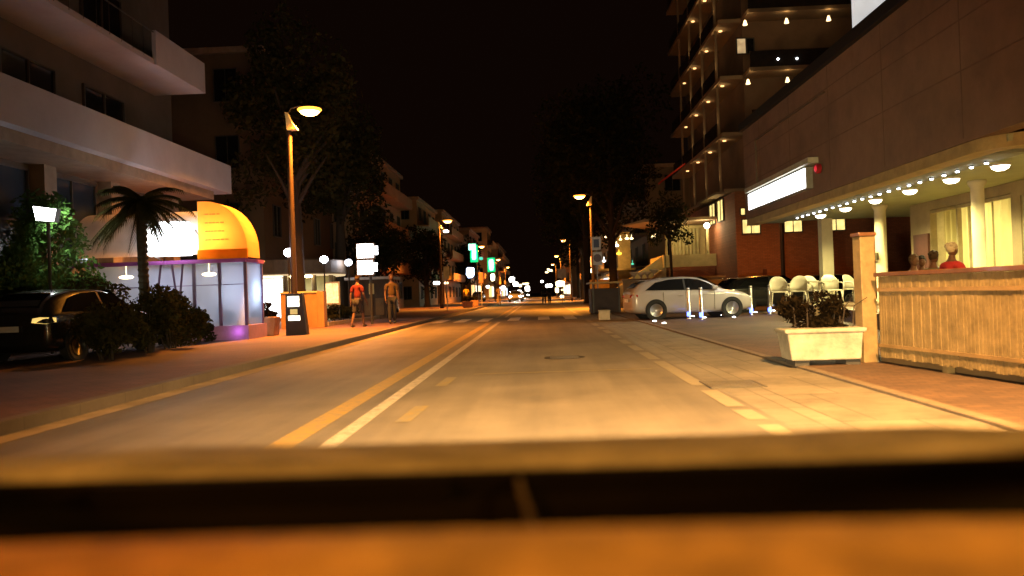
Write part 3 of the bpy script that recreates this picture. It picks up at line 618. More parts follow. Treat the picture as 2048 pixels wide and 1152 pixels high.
for y,wd in ((45.2,1.5),(47.3,1.6)): window(ht, (10.3,y,4.7), wd, 1.25, '-x', YW, FR, 1)
a = MB(); a.box(9.7,10.3,43.8,48.8,6.1,6.22); a.build('window_hood', SLAB, ht)
a = MB(); a.box(11.6,16,41.2,42.0,.03,1.9); a.build('low_wall', BRICK, ht)
LP = emi('balcony lamp glass', (1,.55,.2), 2.5)
BUL = []
fz = [6.15+3.06*k for k in range(7)]
for k,z in enumerate(fz):                                     # balcony slabs on both faces with solid parapets
    a = MB(); a.box(11.35,34,42.1,43.6,z,z+.2); a.box(10.15,11.4,43.6,60,z,z+.2); a.build('balcony_slab', SLAB, ht)
    if k: 
        a = MB(); a.box(11.4,34,42.12,42.2,z+.2,z+1.05); a.build('parapet', mat('dark smoked panel', (.035,.028,.024), .25), ht)
        a = MB()
        for y in (45,48.7,52.4,56.1): a.box(10.2,10.26,y+.15,y+3.5,z+.2,z+1.0)
        a.build('parapet', mat('dark smoked panel', (.035,.028,.024)), ht)
for y in (44.9,48.6,52.3,56.0): MB().box(10.2,10.32,y-.06,y+.06,6.3,26).build('balcony_post', SLAB, ht)
for k,z in enumerate(fz):
    if k == 0: continue
    for j,y in enumerate((44.9,48.6,52.3,56.0)):
        if k > 3 and j == 3: continue
        MB().lathe([(.10,-.05),(.10,0)], (10.55,y,z-.004), 10).build('ceiling_lamp', LP, ht)
        if j < 3 and k < 5:
            lamp('SPOT', (10.06,y-.1,z-2.75), 160, (1,.66,.28), ht, .04, (.05,.02,1), 34, 1)
            lamp('POINT', (10.55,y,z-.22), 1.8, (1,.66,.28), ht, .05)
# wall lamps on the face towards us
wlt = thing('wall_lamp', 'x', 'wall lamp', group='hotel wall lamps over the terrace balconies')
MB().lathe([(.12,-.16),(.05,.08),(.02,.1)], n=12).build('shade', emi('frosted shade', (1,.66,.3), 4), wlt, True); MB().box(-.04,.04,-.02,.25,.1,.14).build('bracket', DARKM, wlt)
lamp('POINT', (0,-.12,.3), 6, (1,.66,.28), wlt, .05)
wl = [((1490,44),'upper left hotel wall lamp over the lit window'),((1573,40),'upper middle hotel wall lamp'),((1657,35),'upper right hotel wall lamp near the roof edge'),((1496,162),'lower left hotel wall lamp under the second balcony'),((1575,158),'lower right hotel wall lamp, just above the dark roof edge')]
for i,((px,py),lb) in enumerate(wl):
    p = at(px,py,42.2)
    if i == 0: wlt.location = p; wlt['label'] = lb
    else: dup(wlt, p, 0, lb, 'hotel wall lamps over the terrace balconies')
p = at(1482,97,43.6); f = window(ht, (p.x,43.55,p.z-.35), .55, .9, '-y', emi('warm window', (1,.7,.35), .45, .3), FR, 0)
p = at(1500,97,43.6); f = window(ht, (p.x,43.55,p.z-.35), .45, .9, '-y', DG, FR, 0)
for px,py in ((1556,118),(1594,117)):
    p = at(px,py,42.1); MB().ball(p, .06).build('table_lamp', emi('small white glow', (.9,.95,1), 6), ht)
aw = thing('red_awning', 'small red awning on the street side of the hotel', 'awning'); p = at(1350,348,50); 
MB().prism([(p.x-.9,p.z-.4),(p.x+.5,p.z+.55),(p.x+.5,p.z+.45),(p.x-.9,p.z-.5)], 49.2,51).build('fabric', cloth('red fabric', (.6,.07,.04), .4), aw)
lamp('POINT', (p.x+.3,48.7,p.z+.1), 5, (1,.6,.3), aw, .05)
# ---- hotel entrance pavilion on its raised terrace, stairs
ep = thing('entrance_pavilion', 'yellow lit hotel entrance pavilion with flat white canopy on a raised terrace', 'pavilion')
YW2 = mat('yellow plaster', (.5,.42,.2), .7, scale=2)
a = MB(); a.box(7.6,10.25,47,52,.03,2.3); a.build('terrace_base', BRICK, ep)
a = MB(); a.box(7.3,10.25,46.6,46.75,2.3,3.0); a.box(7.2,7.35,46.6,52,2.3,3.0); a.build('parapet', YW2, ep)
a = MB(); a.box(8.2,10.25,49.5,49.7,2.3,4.9); a.build('back_wall', YW2, ep)
curt = MB(); 
for x in np.arange(8.25,10.0,.22): curt.cyl((x,49.42,2.35),(x,49.42,4.7), .09, n=8, caps=False)
curt.build('curtain', cloth('pale curtain', (.6,.55,.3), .4), ep, True)
a = MB(); a.add([(6.2,46.2,4.95),(10.28,46.2,4.95),(10.28,52,4.95),(6.9,52,4.95),(5.0,47.5,4.85)]+[(6.2,46.2,5.12),(10.28,46.2,5.12),(10.28,52,5.12),(6.9,52,5.12),(5.0,47.5,4.9)],
      [(0,1,2,3,4)[::-1],(5,6,7,8,9),(0,1,6,5),(1,2,7,6),(2,3,8,7),(3,4,9,8),(4,0,5,9)]); a.build('canopy', SLAB, ep)
MB().cyl((9.85,46.9,2.3),(9.85,46.9,4.6),.09).build('column', YW2, ep)
MB().cyl((7.45,46.9,2.3),(7.45,46.9,4.95),.07).build('column', YW2, ep)
MB().ball((9.75,46.5,4.62), .17).build('globe_lamp', emi('globe', (1,.93,.75), 14), ep, True); lamp('POINT', (9.5,46.2,4.5), 90, (1,.78,.35), ep, .15)
lamp('POINT', (8.3,48.3,4.6), 70, (1,.75,.32), ep, .15)
stt = thing('staircase', 'pale staircase climbing to the hotel entrance, sloping down to the street', 'staircase')
a = MB()
for k in range(12): a.box(4.3+k*.26,4.56+k*.26+.02,47.2,50,.03,.03+.19*(k+1))
a.build('steps', mat('stone steps', (.3,.25,.16), .8), stt)
a = MB(); a.prism([(4.0,.9),(7.3,3.05),(7.3,2.3),(4.3,.03),(4.0,.03)], 46.95,47.15); a.build('balustrade', YW2, stt); lamp('POINT', (5.6,45.5,2.6), 26, (1,.75,.3), stt, .1)
for k,(px,py) in enumerate(((1268,548),(1282,549),(1295,547),(1308,543))):
    p = at(px,py,40); bw = MB().lathe([(.0,-.25),(.05,-.22),(.06,-.1),(.22,.05),(.24,.1),(.2,.1)], p, 12)
    tt = tag(bw.build('flower_bowl', mat('pale bowl', (.6,.5,.35), .6)), ['leftmost','second','third','rightmost'][k]+' pale bowl on the low wall above the white hatchback roof','bowl','pale bowls on the low wall')
lw = thing('low_wall', 'low wall with pale top behind the white hatchback', 'wall'); p0 = at(1245,560,40.4)
MB().box(p0.x,p0.x+5,40.0,40.4,.03,1.55).build('wall', mat('dim plaster', (.3,.22,.12), .8, scale=2), lw); MB().box(p0.x-.05,p0.x+5.05,39.95,40.45,1.55,1.62).build('coping', SLAB, lw)
# ================================================================ trees
def tree(label, loc, h, r, trunk_h, seed, n=9000, lean=0, group='tall street trees', leaf=LEAF, tr=.28, size=.13, cat='tree', name='tree', clumps=26):
    t = thing(name, label, cat, loc, 0, group)
    rr = random.Random(seed); a = MB(); top = Vector((lean, 0, h*.68))
    a.tube([(0,0,-.05),(.03,0,.4),(lean*.2,0,trunk_h),(lean*.6,.1,h*.55),top], [tr*1.35,tr,tr*.85,tr*.5,tr*.15], 10)
    for k in range(9):
        z0 = trunk_h+rr.random()*(h*.25); an = rr.uniform(0,6.28); d = r*rr.uniform(.35,.6)
        a.tube([(lean*.3,0,z0),(lean*.3+math.cos(an)*d*.5,math.sin(an)*d*.5,z0+h*.1),(lean*.5+math.cos(an)*d,math.sin(an)*d,z0+h*.18)], [tr*.4,tr*.25,tr*.08], 6)
    a.build('trunk', BARK, t, True)
    leafmesh(n, lean*.5,0,(h+trunk_h)/2, r, r, (h-trunk_h)/2*1.05, size, seed, .3, clumps).build('crown', leaf, t)
    return t
tree('big dark tree on the right, nearest of the row beyond the street lamp', (5.4,59,.03), 17.5, 5.2, 4.4, 11, 12000, size=.17, tr=.33)
tree('tall dark tree on the right behind the nearest one, trunk by the kerb', (4.2,70,.03), 19, 4.2, 5.0, 12, 9000, size=.18, tr=.36)
tree('third dark tree of the right row, over the trunks by the bus sign', (5.0,84,.03), 19, 5, 5.0, 13, 8000, size=.2, tr=.3)
tree('farther dark tree of the right row', (5.5,102,.03), 19, 5.5, 5.0, 14, 6000, size=.24)
tree('farthest dark tree on the right above the shop lights', (6,125,.03), 18, 6, 5.0, 15, 5000, size=.28)
tree('slim tree in front of the hotel entrance', (7.4,45.2,.03), 6.5, 1.5, 3.0, 16, 2500, size=.09, tr=.1, group=None)
tree('large dim tree behind the nearest left street lamp, its right rim lit orange', (-9.6,31.5,.12), 11.8, 3.2, 4.0, 21, 9000, size=.12, group='trees along the left side')
tree('dim tree right of the nearest left street lamp, with orange lit tips', (-10.2,41,.12), 11.5, 3.6, 4.2, 22, 8000, size=.13, group='trees along the left side')
tree('dark tree hiding the foot of the pale apartment block', (-10.8,53,.12), 6.8, 2.7, 1.8, 23, 5000, size=.13, group='trees along the left side')
tree('dark round tree left of the green lit signs', (-10.5,74,.12), 8, 2.6, 1.6, 24, 5000, size=.15, group='trees along the left side')
tree('distant dark tree behind the green lit signs', (-10.5,112,.12), 9, 3.4, 2, 25, 3500, size=.2, group='trees along the left side')
# palm
pm = thing('palm_tree', 'palm with a rough slim trunk in front of the lit awning', 'tree', (-9.35,18.6,.12))
a = MB(); a.tube([(0,0,-.05),(.02,0,1.2),(-.03,0,2.4),(0,0,3.4)], [.15,.12,.10,.13], 12)
for k in range(22): a.lathe([(.11,.0),(.13,.05),(.11,.09)], (0,0,.2+k*.145), 10)
a.build('trunk', BARK, pm)
a = MB(); rr = random.Random(9)
for k in range(52):
    an = rr.uniform(0,6.28); el = rr.uniform(-.6,1.1); L_ = rr.uniform(.8,1.3); pts = []
    for q in range(7):
        s = q/6; pts.append(Vector((math.cos(an)*L_*s*math.cos(el*(1-s*.6)), math.sin(an)*L_*s*math.cos(el*(1-s*.6)), 3.45+L_*(math.sin(el)*s-.55*s*s))))
    a.tube(pts, [.02,.018,.015,.012,.01,.008,.004], 4)
    sd = Vector((-math.sin(an),math.cos(an),0))
    for q in range(1,26):
        s = q/26*6; i = min(5,int(s)); p = pts[i].lerp(pts[i+1], s-i)
        for sg_ in (-1,1):
            tip = p+sd*sg_*.34*(1-q/32)+(pts[i+1]-pts[i])*.6+Vector((0,0,-.12)); w_ = (pts[i+1]-pts[i]).normalized()*.022
            a.add([p-w_,p+w_,tip],[(0,1,2)])
a.build('fronds', LEAF, pm)
def bush(label, loc, r, h, n, seed, leaf=LEAF, size=.06, group=None, name='bush', cat='bush', ry=None):
    t = thing(name, label, cat, loc, 0, group); leafmesh(n,0,0,h*.52,r,ry or r,h*.52,size,seed,.2,18).build('foliage', leaf, t)
    a = MB(); rr = random.Random(seed)
    for k in range(7): x,y = rr.uniform(-.5,.5)*r, rr.uniform(-.5,.5)*(ry or r); a.tube([(x*.4,y*.4,-.05),(x,y,h*.6)], [.02,.006], 5)
    a.build('stem', BARK, t); return t
HG = 'dark bushes along the left pavement'
bush('dark bush beside the tail of the dark parked car', (-8.05,14.75,.12), .75, 1.2, 3200, 31, size=.05, group=HG)
bush('dark bush beside the front wheel of the dark parked car', (-8.3,16.7,.12), .8, 1.4, 3600, 38, size=.05, group=HG)
bush('dark bush just left of the palm, in front of the parked car', (-8.35,17.9,.12), .7, 1.3, 3200, 39, size=.05, group=HG)
bush('dark bush under the green lit foliage', (-11.6,19.0,.12), 1.5, 1.9, 5000, 32, size=.055, group=HG)
bush('dark bush left of the palm trunk', (-9.6,17.4,.12), 1.2, 1.6, 4000, 33, size=.055, group=HG)
bush('dark bush right of the palm trunk', (-9.0,19.4,.12), .9, 1.1, 3500, 34, size=.05, group=HG)
bush('dark bush at the foot of the clear plastic screens', (-9.0,20.5,.12), .7, .95, 3000, 35, size=.05, group=HG)
gb = bush('tall leafy bush lit green under the white floodlight', (-11.6,18.4,.12), 1.55, 3.5, 9000, 36, LEAFG, .07, None, 'tall_bush')
fl = thing('floodlight', 'white floodlight glaring above the green foliage at the left', 'floodlight', at(90,427,17.2))
MB().prism([(-.2,-.16),(.22,-.2),(.28,.1),(-.26,.18)], -.02,.14).build('casing', DARKM, fl); MB().prism([(-.18,-.14),(.2,-.18),(.26,.08),(-.24,.16)], -.04,-.021).build('lens', emi('floodlight glass', (.97,.99,1), 30), fl)
MB().tube([(0,.1,-.1),(-.02,.15,-3.25)], .035).build('pole', DARKM, fl); lamp('SPOT', (0,.2,-.05), 190, (.85,1,.7), fl, .1, (.1,.9,-.35), 130, .6)

# ================================================================ left hotel with white balconies
WB = mat('white balcony plaster', (.27,.265,.30), .8, var=.1, scale=1.2); GW = mat('grey brown wall', (.09,.075,.065), .85, scale=.8)
lb = thing('balcony_building', 'near left building with long white balcony parapets', 'building')
a = MB(); a.box(-24,-12.6,6,27.4,.12,14); a.build('wall', GW, lb)
for z,y1,seg in ((5.0,28.2,None),(8.1,26.2,((6,16.6),(22.8,26.2))),(11.2,25,((6,16),))):
    a = MB(); a.box(-12.6,-10.95,6,y1,z,z+.16); a.build('balcony_slab', WB, lb)
    for (u0,u1) in (seg or ((6,y1),)):
        a = MB(); a.box(-11.0,-10.88,u0,u1,z+.002,z+1.0); a.box(-12.6,-11.0,u1-.12,u1,z+.16,z+.998); a.build('parapet', WB, lb)
    if seg and len(seg) > 1:
        a = MB()
        for y in np.arange(16.8,22.8,.6): a.cyl((-10.95,y,z+.1),(-10.95,y,z+.95),.012,n=6)
        a.cyl((-10.95,16.6,z+.95),(-10.95,22.8,z+.95),.02,n=8); a.build('railing', DARKM, lb)
for z in (5.2,8.3,11.3):
    for y in (9,12.5,16,19.5,23): window(lb, (-12.6,y,z), 2.2, 2.2, '+x', DG, FR, 1)
for y in (9,12,15,18.2,21.2): window(lb, (-12.6,y,2.3), 2.3, 2.3, '+x', mat('blue dark glass', (.02,.03,.045), .1, 0, var=0), FR, 1)
for y in (10.5,13.5,16.6,19.7,22.8,26.6): MB().box(-12.6,-12.2,y-.25,y+.25,.12,5.0).build('pillar', mat('brown pillar', (.16,.12,.085), .8), lb)
MB().box(-12.6,-11.2,6,27.4,4.72,4.999).build('lintel', mat('brown pillar', (.16,.12,.085)), lb)
# ================================================================ restaurant awning and screens
ra = thing('restaurant_awning', 'white awning with a glowing orange rounded end and purple edge', 'awning', (-.2,0,0))
def prof_q(w_, h_, n=10): return [(w_*math.sin(t), h_*math.cos(t)) for t in [math.pi/2*k/n for k in range(n+1)]]
# white front fabric: a curved sheet facing us
a = MB(); vs = []; pf = prof_q(1.0, .62); X0, X1 = -15.5, -8.97
for x in np.linspace(X0, X1, 24):
    for (o_,h_) in pf: vs.append((x, 22.3-o_*1.0+.012*math.sin(x*9), 2.95+h_*1.25))
m_ = len(pf); a.add(vs, [(k*m_+i,(k+1)*m_+i,(k+1)*m_+i+1,k*m_+i+1) for k in range(23) for i in range(m_-1)])
a.quad((X0,21.3,2.45),(X1,21.3,2.45),(X1,21.3,2.95),(X0,21.3,2.95)); a.build('white_fabric', cloth('white awning cloth', (.55,.55,.56), .35), ra, True)
OR = cloth('orange awning cloth', (.95,.43,.08), .55, var=.08)
qp = [(-8.95,3.87),(-8.75,3.87)]+[(-8.75+1.12*math.sin(t), 2.55+1.32*math.cos(t)) for t in [math.pi/2*k/10 for k in range(1,11)]]
fr_ = qp+[(-7.62,2.33),(-8.95,2.33)]
a = MB(); a.add([(x,21.25,z) for x,z in fr_], [tuple(range(len(fr_)))]); 
vs = []; 
for y in (21.25,21.6,21.9,22.2): vs += [(x,y,z) for x,z in qp+[(-7.62,2.33)]]
mq = len(qp)+1; a.add(vs, [(k*mq+i,k*mq+i+1,(k+1)*mq+i+1,(k+1)*mq+i) for k in range(3) for i in range(mq-1)]); a.build('orange_fabric', OR, ra)
a = MB(); a.box(-8.96,-7.6,21.18,21.22,2.30,2.56); a.build('orange_valance', cloth('deep orange valance', (.95,.38,.02), .5), ra)
a = MB(); rr = random.Random(2)                                # faint unreadable lettering of the photograph
for r_ in range(4):
    zz = 3.50-r_*.23; x = -8.75
    while x < -8.35+.06*r_:
        w_ = rr.uniform(.04,.09); a.box(x,x+w_,21.235,21.246,zz,zz+.035); x += w_+rr.uniform(.02,.05)
a.build('faint_lettering', mat('brown print', (.6,.26,.05), .8), ra)
PUR = mat('purple fabric', (.28,.06,.30), .7); 
a = MB(); a.box(-13.0,-7.65,21.15,21.25,2.2,2.30); a.box(-7.75,-7.65,21.25,22.6,2.2,2.30); a.build('purple_edge', PUR, ra)
a = MB()
for x in (-12.0,-10.4,-9.1,-8.4,-7.7): a.box(x-.04,x+.04,21.22,21.3,.5,2.25)
a.box(-12,-7.7,21.24,21.28,1.60,1.62); 
for (x0,x1) in ((-10.25,-10.0),(-9.6,-9.4),(-9.5,-9.7)): a.tube([(x0,21.26,.5),(x1,21.26,2.2)], .03, 6)
for y in (22.5,): a.box(-7.75,-7.67,y-.04,y+.04,.5,2.25)
a.build('screen_frame', mat('purple grey frame', (.10,.06,.13), .5), ra)
a = MB(); a.quad((-12,21.27,.5),(-7.7,21.27,.5),(-7.7,21.27,2.2),(-12,21.27,2.2)); a.quad((-7.71,21.3,.5),(-7.71,22.5,.5),(-7.71,22.5,2.2),(-7.71,21.3,2.2)); a.build('clear_screen', sheet_plastic('clear plastic sheet'), ra)
a = MB(); a.box(-12,-7.62,21.15,21.35,.12,.5); a.box(-7.78,-7.62,21.35,22.6,.12,.5); a.build('low_wall', mat('mauve panel', (.32,.18,.30), .6), ra)
a = MB(); a.box(-12.2,-7.85,22.9,23.0,.12,2.2); a.build('inner_wall', mat('pale blue inner wall', (.42,.42,.52), .7, var=.6, scale=1.4), ra)
lamp('POINT', (-8.5,21.75,3.0), 85, (1,.62,.22), ra, .2); MB().box(-12,-7.72,21.3,22.88,2.26,2.3).build('ceiling', mat('pale ceiling board', (.4,.4,.42), .8), ra)
lamp('AREA', (-10.4,22.1,2.2), 16, (.80,.84,1), ra, 1.2, (0,0,-1)); lamp('POINT', (-8.0,22.1,1.4), 34, (.6,.8,1), ra, .15)
lamp('POINT', (-7.9,21.0,.35), 4, (.7,.25,1), ra, .1)
MB().prism([(-10.25,2.5),(-10.15,2.42),(-9.1,2.42),(-9.02,2.5),(-9.02,3.2),(-9.15,3.32),(-9.9,3.34),(-10.2,3.1)], 21.0,21.16).build('lightbox', emi('white light box', (.96,.97,1), 10), ra)
for x,lbl in ((-11.55,'left small warm lamp glimmering behind the plastic screens'),(-9.2,'right small warm lamp glimmering behind the plastic screens')):
    o = MB().ball((0,0,0),.2,.12,.05); o.tube([(0,0,.04),(0,0,.32)],.004,6); o = o.build('pendant_lamp', emi('warm bulb', (1,.78,.4), 20), None, True); o.location = (x,22.0,1.93); tag(o, lbl, 'lamp', 'small warm lamps behind the screens')
fl2 = thing('spotlight', 'white spotlight washing the end of the white awning', 'spotlight', (-10.1,20.2,2.5)); MB().lathe([(.02,0),(.07,.03),(.09,.14)],n=12).build('casing', DARKM, fl2); MB().lathe([(.001,.13),(.088,.135)],n=12).build('lens', emi('spot glass',(1,1,1),20), fl2); MB().tube([(0,0,0),(0,.9,-.2)],.015).build('arm', DARKM, fl2)
lamp('SPOT', (0,-.05,.2), 200, (.95,.97,1), fl2, .05, (.02,.8,.62), 84, .9)
# shop inner furniture glimpsed: chairs inside
# ================================================================ round-roofed kiosk bar
kb = thing('kiosk_bar', 'low kiosk bar with a round flat roof and bright white interior', 'kiosk')
KX, KY = -12.2, 38.0
a = MB(); a.lathe([(2.8,2.3),(2.9,2.36),(2.9,2.95),(2.8,3.0),(.01,3.0)], (KX,KY,0), 40); a.lathe([(.01,2.3),(2.8,2.3)][::-1], (KX,KY,0), 40); a.build('roof', mat('dark kiosk roof', (.13,.09,.06), .6), kb, False)
a = MB(); a.lathe([(2.76,2.28),(2.82,2.25),(2.88,2.3)], (KX,KY,0), 40); a.build('lit_rim', emi('warm strip', (1,.75,.42), .8), kb)
for an in (-2.5,-1.9,-1.25,-.7,-.2,.6): MB().cyl((KX+2.4*math.cos(an),KY+2.4*math.sin(an),.12),(KX+2.4*math.cos(an),KY+2.4*math.sin(an),2.3),.11).build('column', mat('dark column', (.12,.09,.05), .6), kb)
a = MB(); a.box(-13.9,-12.5,38.5,38.6,.3,2.2); a.build('lit_panel', emi('white bar light', (.93,.97,1), 6), kb)
a = MB(); a.box(-12.5,-10.0,38.5,38.6,.12,2.3); a.box(-14.8,-13.9,38.5,38.6,.12,2.3); a.build('inner_wall', mat('olive wall', (.36,.36,.2), .7), kb)
for x,lbl in ((-13.8,0),(-11.2,1),(-10.5,2)): MB().ball((x,36.0,2.2),.2,.2,.06).build('ceiling_lamp', emi('warm bulb', (1,.78,.4), 20), kb, True)
lamp('AREA', (-11.2,37,2.2), 60, (1,.85,.6), kb, .8, (0,0,-1)); lamp('AREA', (-13,37,2.2), 70, (.95,.97,1), kb, .8, (0,-.2,-1))
# globe post lamps
gp = thing('globe_lamp', 'x', 'globe lamp', group='white globe lamps on posts at the left')
MB().lathe([(.09,0),(.05,.06),(.035,.1),(.03,2.6),(.08,2.64),(.09,2.68)], n=12).build('post', DARKM, gp, True); MB().ball((0,0,2.84),.17,.17,.15).build('globe', emi('blue white globe', (.86,.9,1), 26), gp, True)
lamp('POINT', (0,-.3,2.84), 18, (.8,.85,1), gp, .1)
gl_ = [((505,497),25.0,'white globe lamp touching the orange awning end'),((577,505),28.5,'white globe lamp over the kiosk roof, second from the left'),((648,519),33.0,'white globe lamp over the right side of the kiosk roof'),((697,525),37.6,'white globe lamp just left of the two bright signs')]
for i,((px,py),Y,lbl) in enumerate(gl_):
    p = at(px,py,Y); loc = (p.x,Y,p.z-2.84)
    if i == 0: gp.location = loc; gp['label'] = lbl
    else: dup(gp, loc, 0, lbl, 'white globe lamps on posts at the left')
# orange lit wall, totem, planters
ow = thing('garden_wall', 'tan rendered wall lit orange beside the menu totem', 'wall')
p0 = at(562,640,28.6); p1 = at(651,640,28.6); OW = mat('tan render', (.26,.14,.06), .8, scale=2)
MB().box(p0.x,p1.x-.25,28.6,28.8,.12,1.38).build('wall', OW, ow); MB().box(p1.x-.25,p1.x,28.45,28.85,.12,1.42).build('pier', OW, ow, bevel=.01); MB().box(p0.x-.02,p1.x-.26,28.56,28.84,1.38,1.44).build('coping', mat('pale coping', (.5,.38,.22), .7), ow)
tt = thing('menu_totem', 'dark menu totem with lit panels standing before the tan wall', 'sign', (at(590,640,22.8).x,22.8,.12))
MB().prism([(-.28,0),(.34,0),(.22,1.2),(-.26,1.2)], 0,.25).build('body', mat('dark totem', (.03,.022,.02), .4), tt, bevel=.01)
MB().box(-.2,.14,-.015,-.002,.82,1.12).build('lit_panel', emi('warm white panel', (1,.93,.7), 3.2, .6, 14), tt); MB().box(-.19,.15,-.015,-.002,.42,.56).build('lit_panel', emi('warm white panel', (1,.93,.7), 3.2), tt)
MB().box(-.13,.08,-.015,-.002,.6,.75).build('lit_panel', emi('dim print', (.9,.8,.3), .35), tt)
PLM = mat('clay planter', (.38,.2,.12), .8, var=.3, scale=4)
def pot(label, p, wd, h, seed, leaf=LEAFR, g='planters on the left pavement'):
    t = thing('planter', label, 'planter', p, 0, g); MB().prism([(-wd/2,0),(wd/2,0),(wd/2+.06,h),(-wd/2-.06,h)], -.25,.25).build('trough', PLM, t, bevel=.02)
    s = thing('plant', label.replace('planter','plant growing in the planter').replace('clay plant growing in the planter','reddish plant growing in the clay planter'), 'plant', (p[0],p[1],p[2]+h), 0, 'plants in the left planters'); leafmesh(1600,0,0,.2,wd*.55,.35,.3,.045,seed).build('foliage', leaf, s)
    a = MB(); 
    for k in range(6): x = (k-2.5)*wd*.13; a.tube([(x,0,-.04),(x*1.2,.03,.35)], [.01,.005], 5)
    a.build('stem', BARK, s); return t
pot('clay planter left of the menu totem', (at(527,660,23.0).x,23.0,.12), .75, .55, 41)
pot('clay planter under the purple lit screen corner', (at(482,660,23.8).x+.05,22.6,.12), .5, .4, 42)
hg = bush('low dark hedge behind the pale bed edging', (-8.6,33.8,.12), .9, .75, 3000, 43, LEAF, .05, None, 'hedge', 'hedge', 2.6)
e_ = thing('bed_edging', 'low pale stone edging of the planting bed on the left', 'edging'); pa, pb = G(658,652,.12), G(768,636,.12)
MB().prism([(pa.x,pa.y),(pb.x,pb.y),(pb.x-.15,pb.y),(pa.x-.15,pa.y)], .12,.26,'z').build('stones', mat('pale stones', (.34,.26,.18), .8), e_)
mb_ = thing('menu_board', 'yellow lit menu board on the left behind the person in red', 'sign', (at(670,583,33.5).x,33.0,.9)); MB().box(-.33,.33,0,.08,-.02,.95).build('frame', mat('pale metal frame', (.4,.36,.25), .5), mb_); MB().box(-.27,.27,-.012,-.002,.06,.88).build('face', emi('warm paper', (1,.75,.35), 1.1, .5, 9), mb_)
MB().box(-.3,-.26,.02,.06,-.78,-.02).build('leg', DARKM, mb_); MB().box(.26,.3,.02,.06,-.78,-.02).build('leg', DARKM, mb_)
bs = thing('double_sign', 'pair of glaring white box signs stacked on one pole', 'sign', (0,0,0)); c1 = at(731,502,30); c2 = at(731,535,30)
for c_,wd in ((c1,.62),(c2,.58)):
    k_ = MB().box(c_.x-wd/2-.03,c_.x+wd/2+.03,29.95,30.15,c_.z-.29,c_.z+.29).build('box', mat('dark sign box', (.05,.05,.05), .5), bs); MB().box(c_.x-wd/2,c_.x+wd/2,29.935,29.948,c_.z-.26,c_.z+.26).build('face', emi('white sign glare', (.97,.99,1), 9), k_)
    MB().box(c_.x+wd/2+.03,c_.x+wd/2+.14,29.98,30.1,c_.z-.15,c_.z+.17).build('side_face', emi('white sign glare', (.97,.99,1), 9), k_)
MB().cyl((c1.x+.1,30.3,.12),(c1.x+.1,30.3,c1.z+.25),.05).build('pole', DARKM, bs)
ks = thing('newsstand', 'dark small stall with a pale shelf edge below the bright box signs', 'stall'); p0 = at(700,560,38); p1 = at(772,560,38)
a = MB(); a.box(p0.x,p1.x,38,40,.12,2.0); a.build('body', mat('dark stall', (.06,.04,.03), .7), ks); MB().box(p0.x-.2,p1.x+.3,37.7,40.2,2.0,2.12).build('roof', mat('pale roof edge', (.4,.38,.36), .6), ks); MB().box(p0.x+.9,p0.x+1.15,37.96,37.99,1.3,1.8).build('notice', mat('paper', (.7,.55,.25), .8), ks)
for k in range(3): MB().box(p0.x+.1+k*.55,p0.x+.5+k*.55,37.95,37.999,.3,1.1).build('panel', mat('brown panel', (.16,.10,.05), .7), ks)
# ================================================================ distant buildings
def block(label, x0, x1, y0, y1, h, floors, colr, side, roofc=None, nw=3, nwf=2, lit=(), bal=True, name='apartment_building', z0=.1, shop=0):
    """side '+x': street face looks right (left-hand houses); '-x': the other way"""
    t = thing(name, label, 'building'); m = mat('plaster %.2f %.2f %.2f' % colr, colr, .85, scale=.6, var=.18)
    MB().box(x0,x1,y0,y1,z0,h).build('wall', m, t)
    MB().box(x0-.25,x1+.25,y0-.25,y1+.25,h,h+.3).build('roof', mat('roof slab', (.3,.2,.14), .8) if roofc is None else roofc, t)
    fh = (h-z0)/floors; xs_ = x1 if side == '+x' else x0; sg_ = 1 if side == '+x' else -1; q = 0
    for f in range(floors):
        for k in range(nw):
            y = y0+(y1-y0)*(k+.5)/nw; window(t, (xs_,y,z0+f*fh+fh*.28), min(1.3,(y1-y0)/nw*.5), fh*.5, side, YW if q in lit else DG, FR, 1); q += 1
        for k in range(nwf):
            x = x0+(x1-x0)*(k+.5)/nwf; window(t, (x,y0,z0+f*fh+fh*.28), min(1.3,(x1-x0)/nwf*.4), fh*.5, '-y', YW if q in lit else DG, FR, 1); q += 1
        if bal and f:
            z = z0+f*fh+.02; xa, xb = (xs_,xs_+1.1) if sg_ > 0 else (xs_-1.1,xs_)
            MB().box(xa,xb,y0+.3,y1-.3,z,z+.15).build('balcony_slab', m, t)
            xe = xb if sg_ > 0 else xa; MB().box(xe-.06,xe+.06,y0+.3,y1-.3,z+.152,z+.95).build('parapet', m, t)
    for k in range(shop):
        ya = y0+(y1-y0)*(k+.12)/shop; yb = y0+(y1-y0)*(k+.85)/shop; xf = (xs_+.02,xs_+.5) if sg_ > 0 else (xs_-.5,xs_-.02)
        c_ = [(1,.78,.42),(1,.92,.75),(1,.55,.2),(.8,.9,1)][(k*7+int(y0))%4]
        f_ = MB().box(xf[0],xf[1],ya-.1,yb+.1,2.75,3.0).build('shop_canopy', m, t)
        MB().box(xs_-.02 if sg_ > 0 else xs_-.3,xs_+.3 if sg_ > 0 else xs_+.02,ya,yb,.6,2.6).build('shop_window', emi('shop glow %.2f %.2f' % (c_[1],c_[2]), c_, 1.7), t)
    return t
block('big dim flat-roofed building behind the left trees', -33,-14.5,42,58,14.4,4,(.12,.075,.045),'+x',nw=4,nwf=5,bal=False)
block('pale corner apartment block lit orange, above the person in yellow', -17,-12.9,56,61,8.6,3,(.3,.19,.11),'+x',nw=1,nwf=2,bal=False)
block('orange lit apartment block with balconies and a tall gable', -21,-13.0,62,76,12.4,4,(.36,.21,.11),'+x',nw=4,nwf=3)
block('lower orange lit block just left of the second street lamp', -19,-11.8,78,92,10.6,4,(.36,.23,.13),'+x',nw=4,nwf=3)
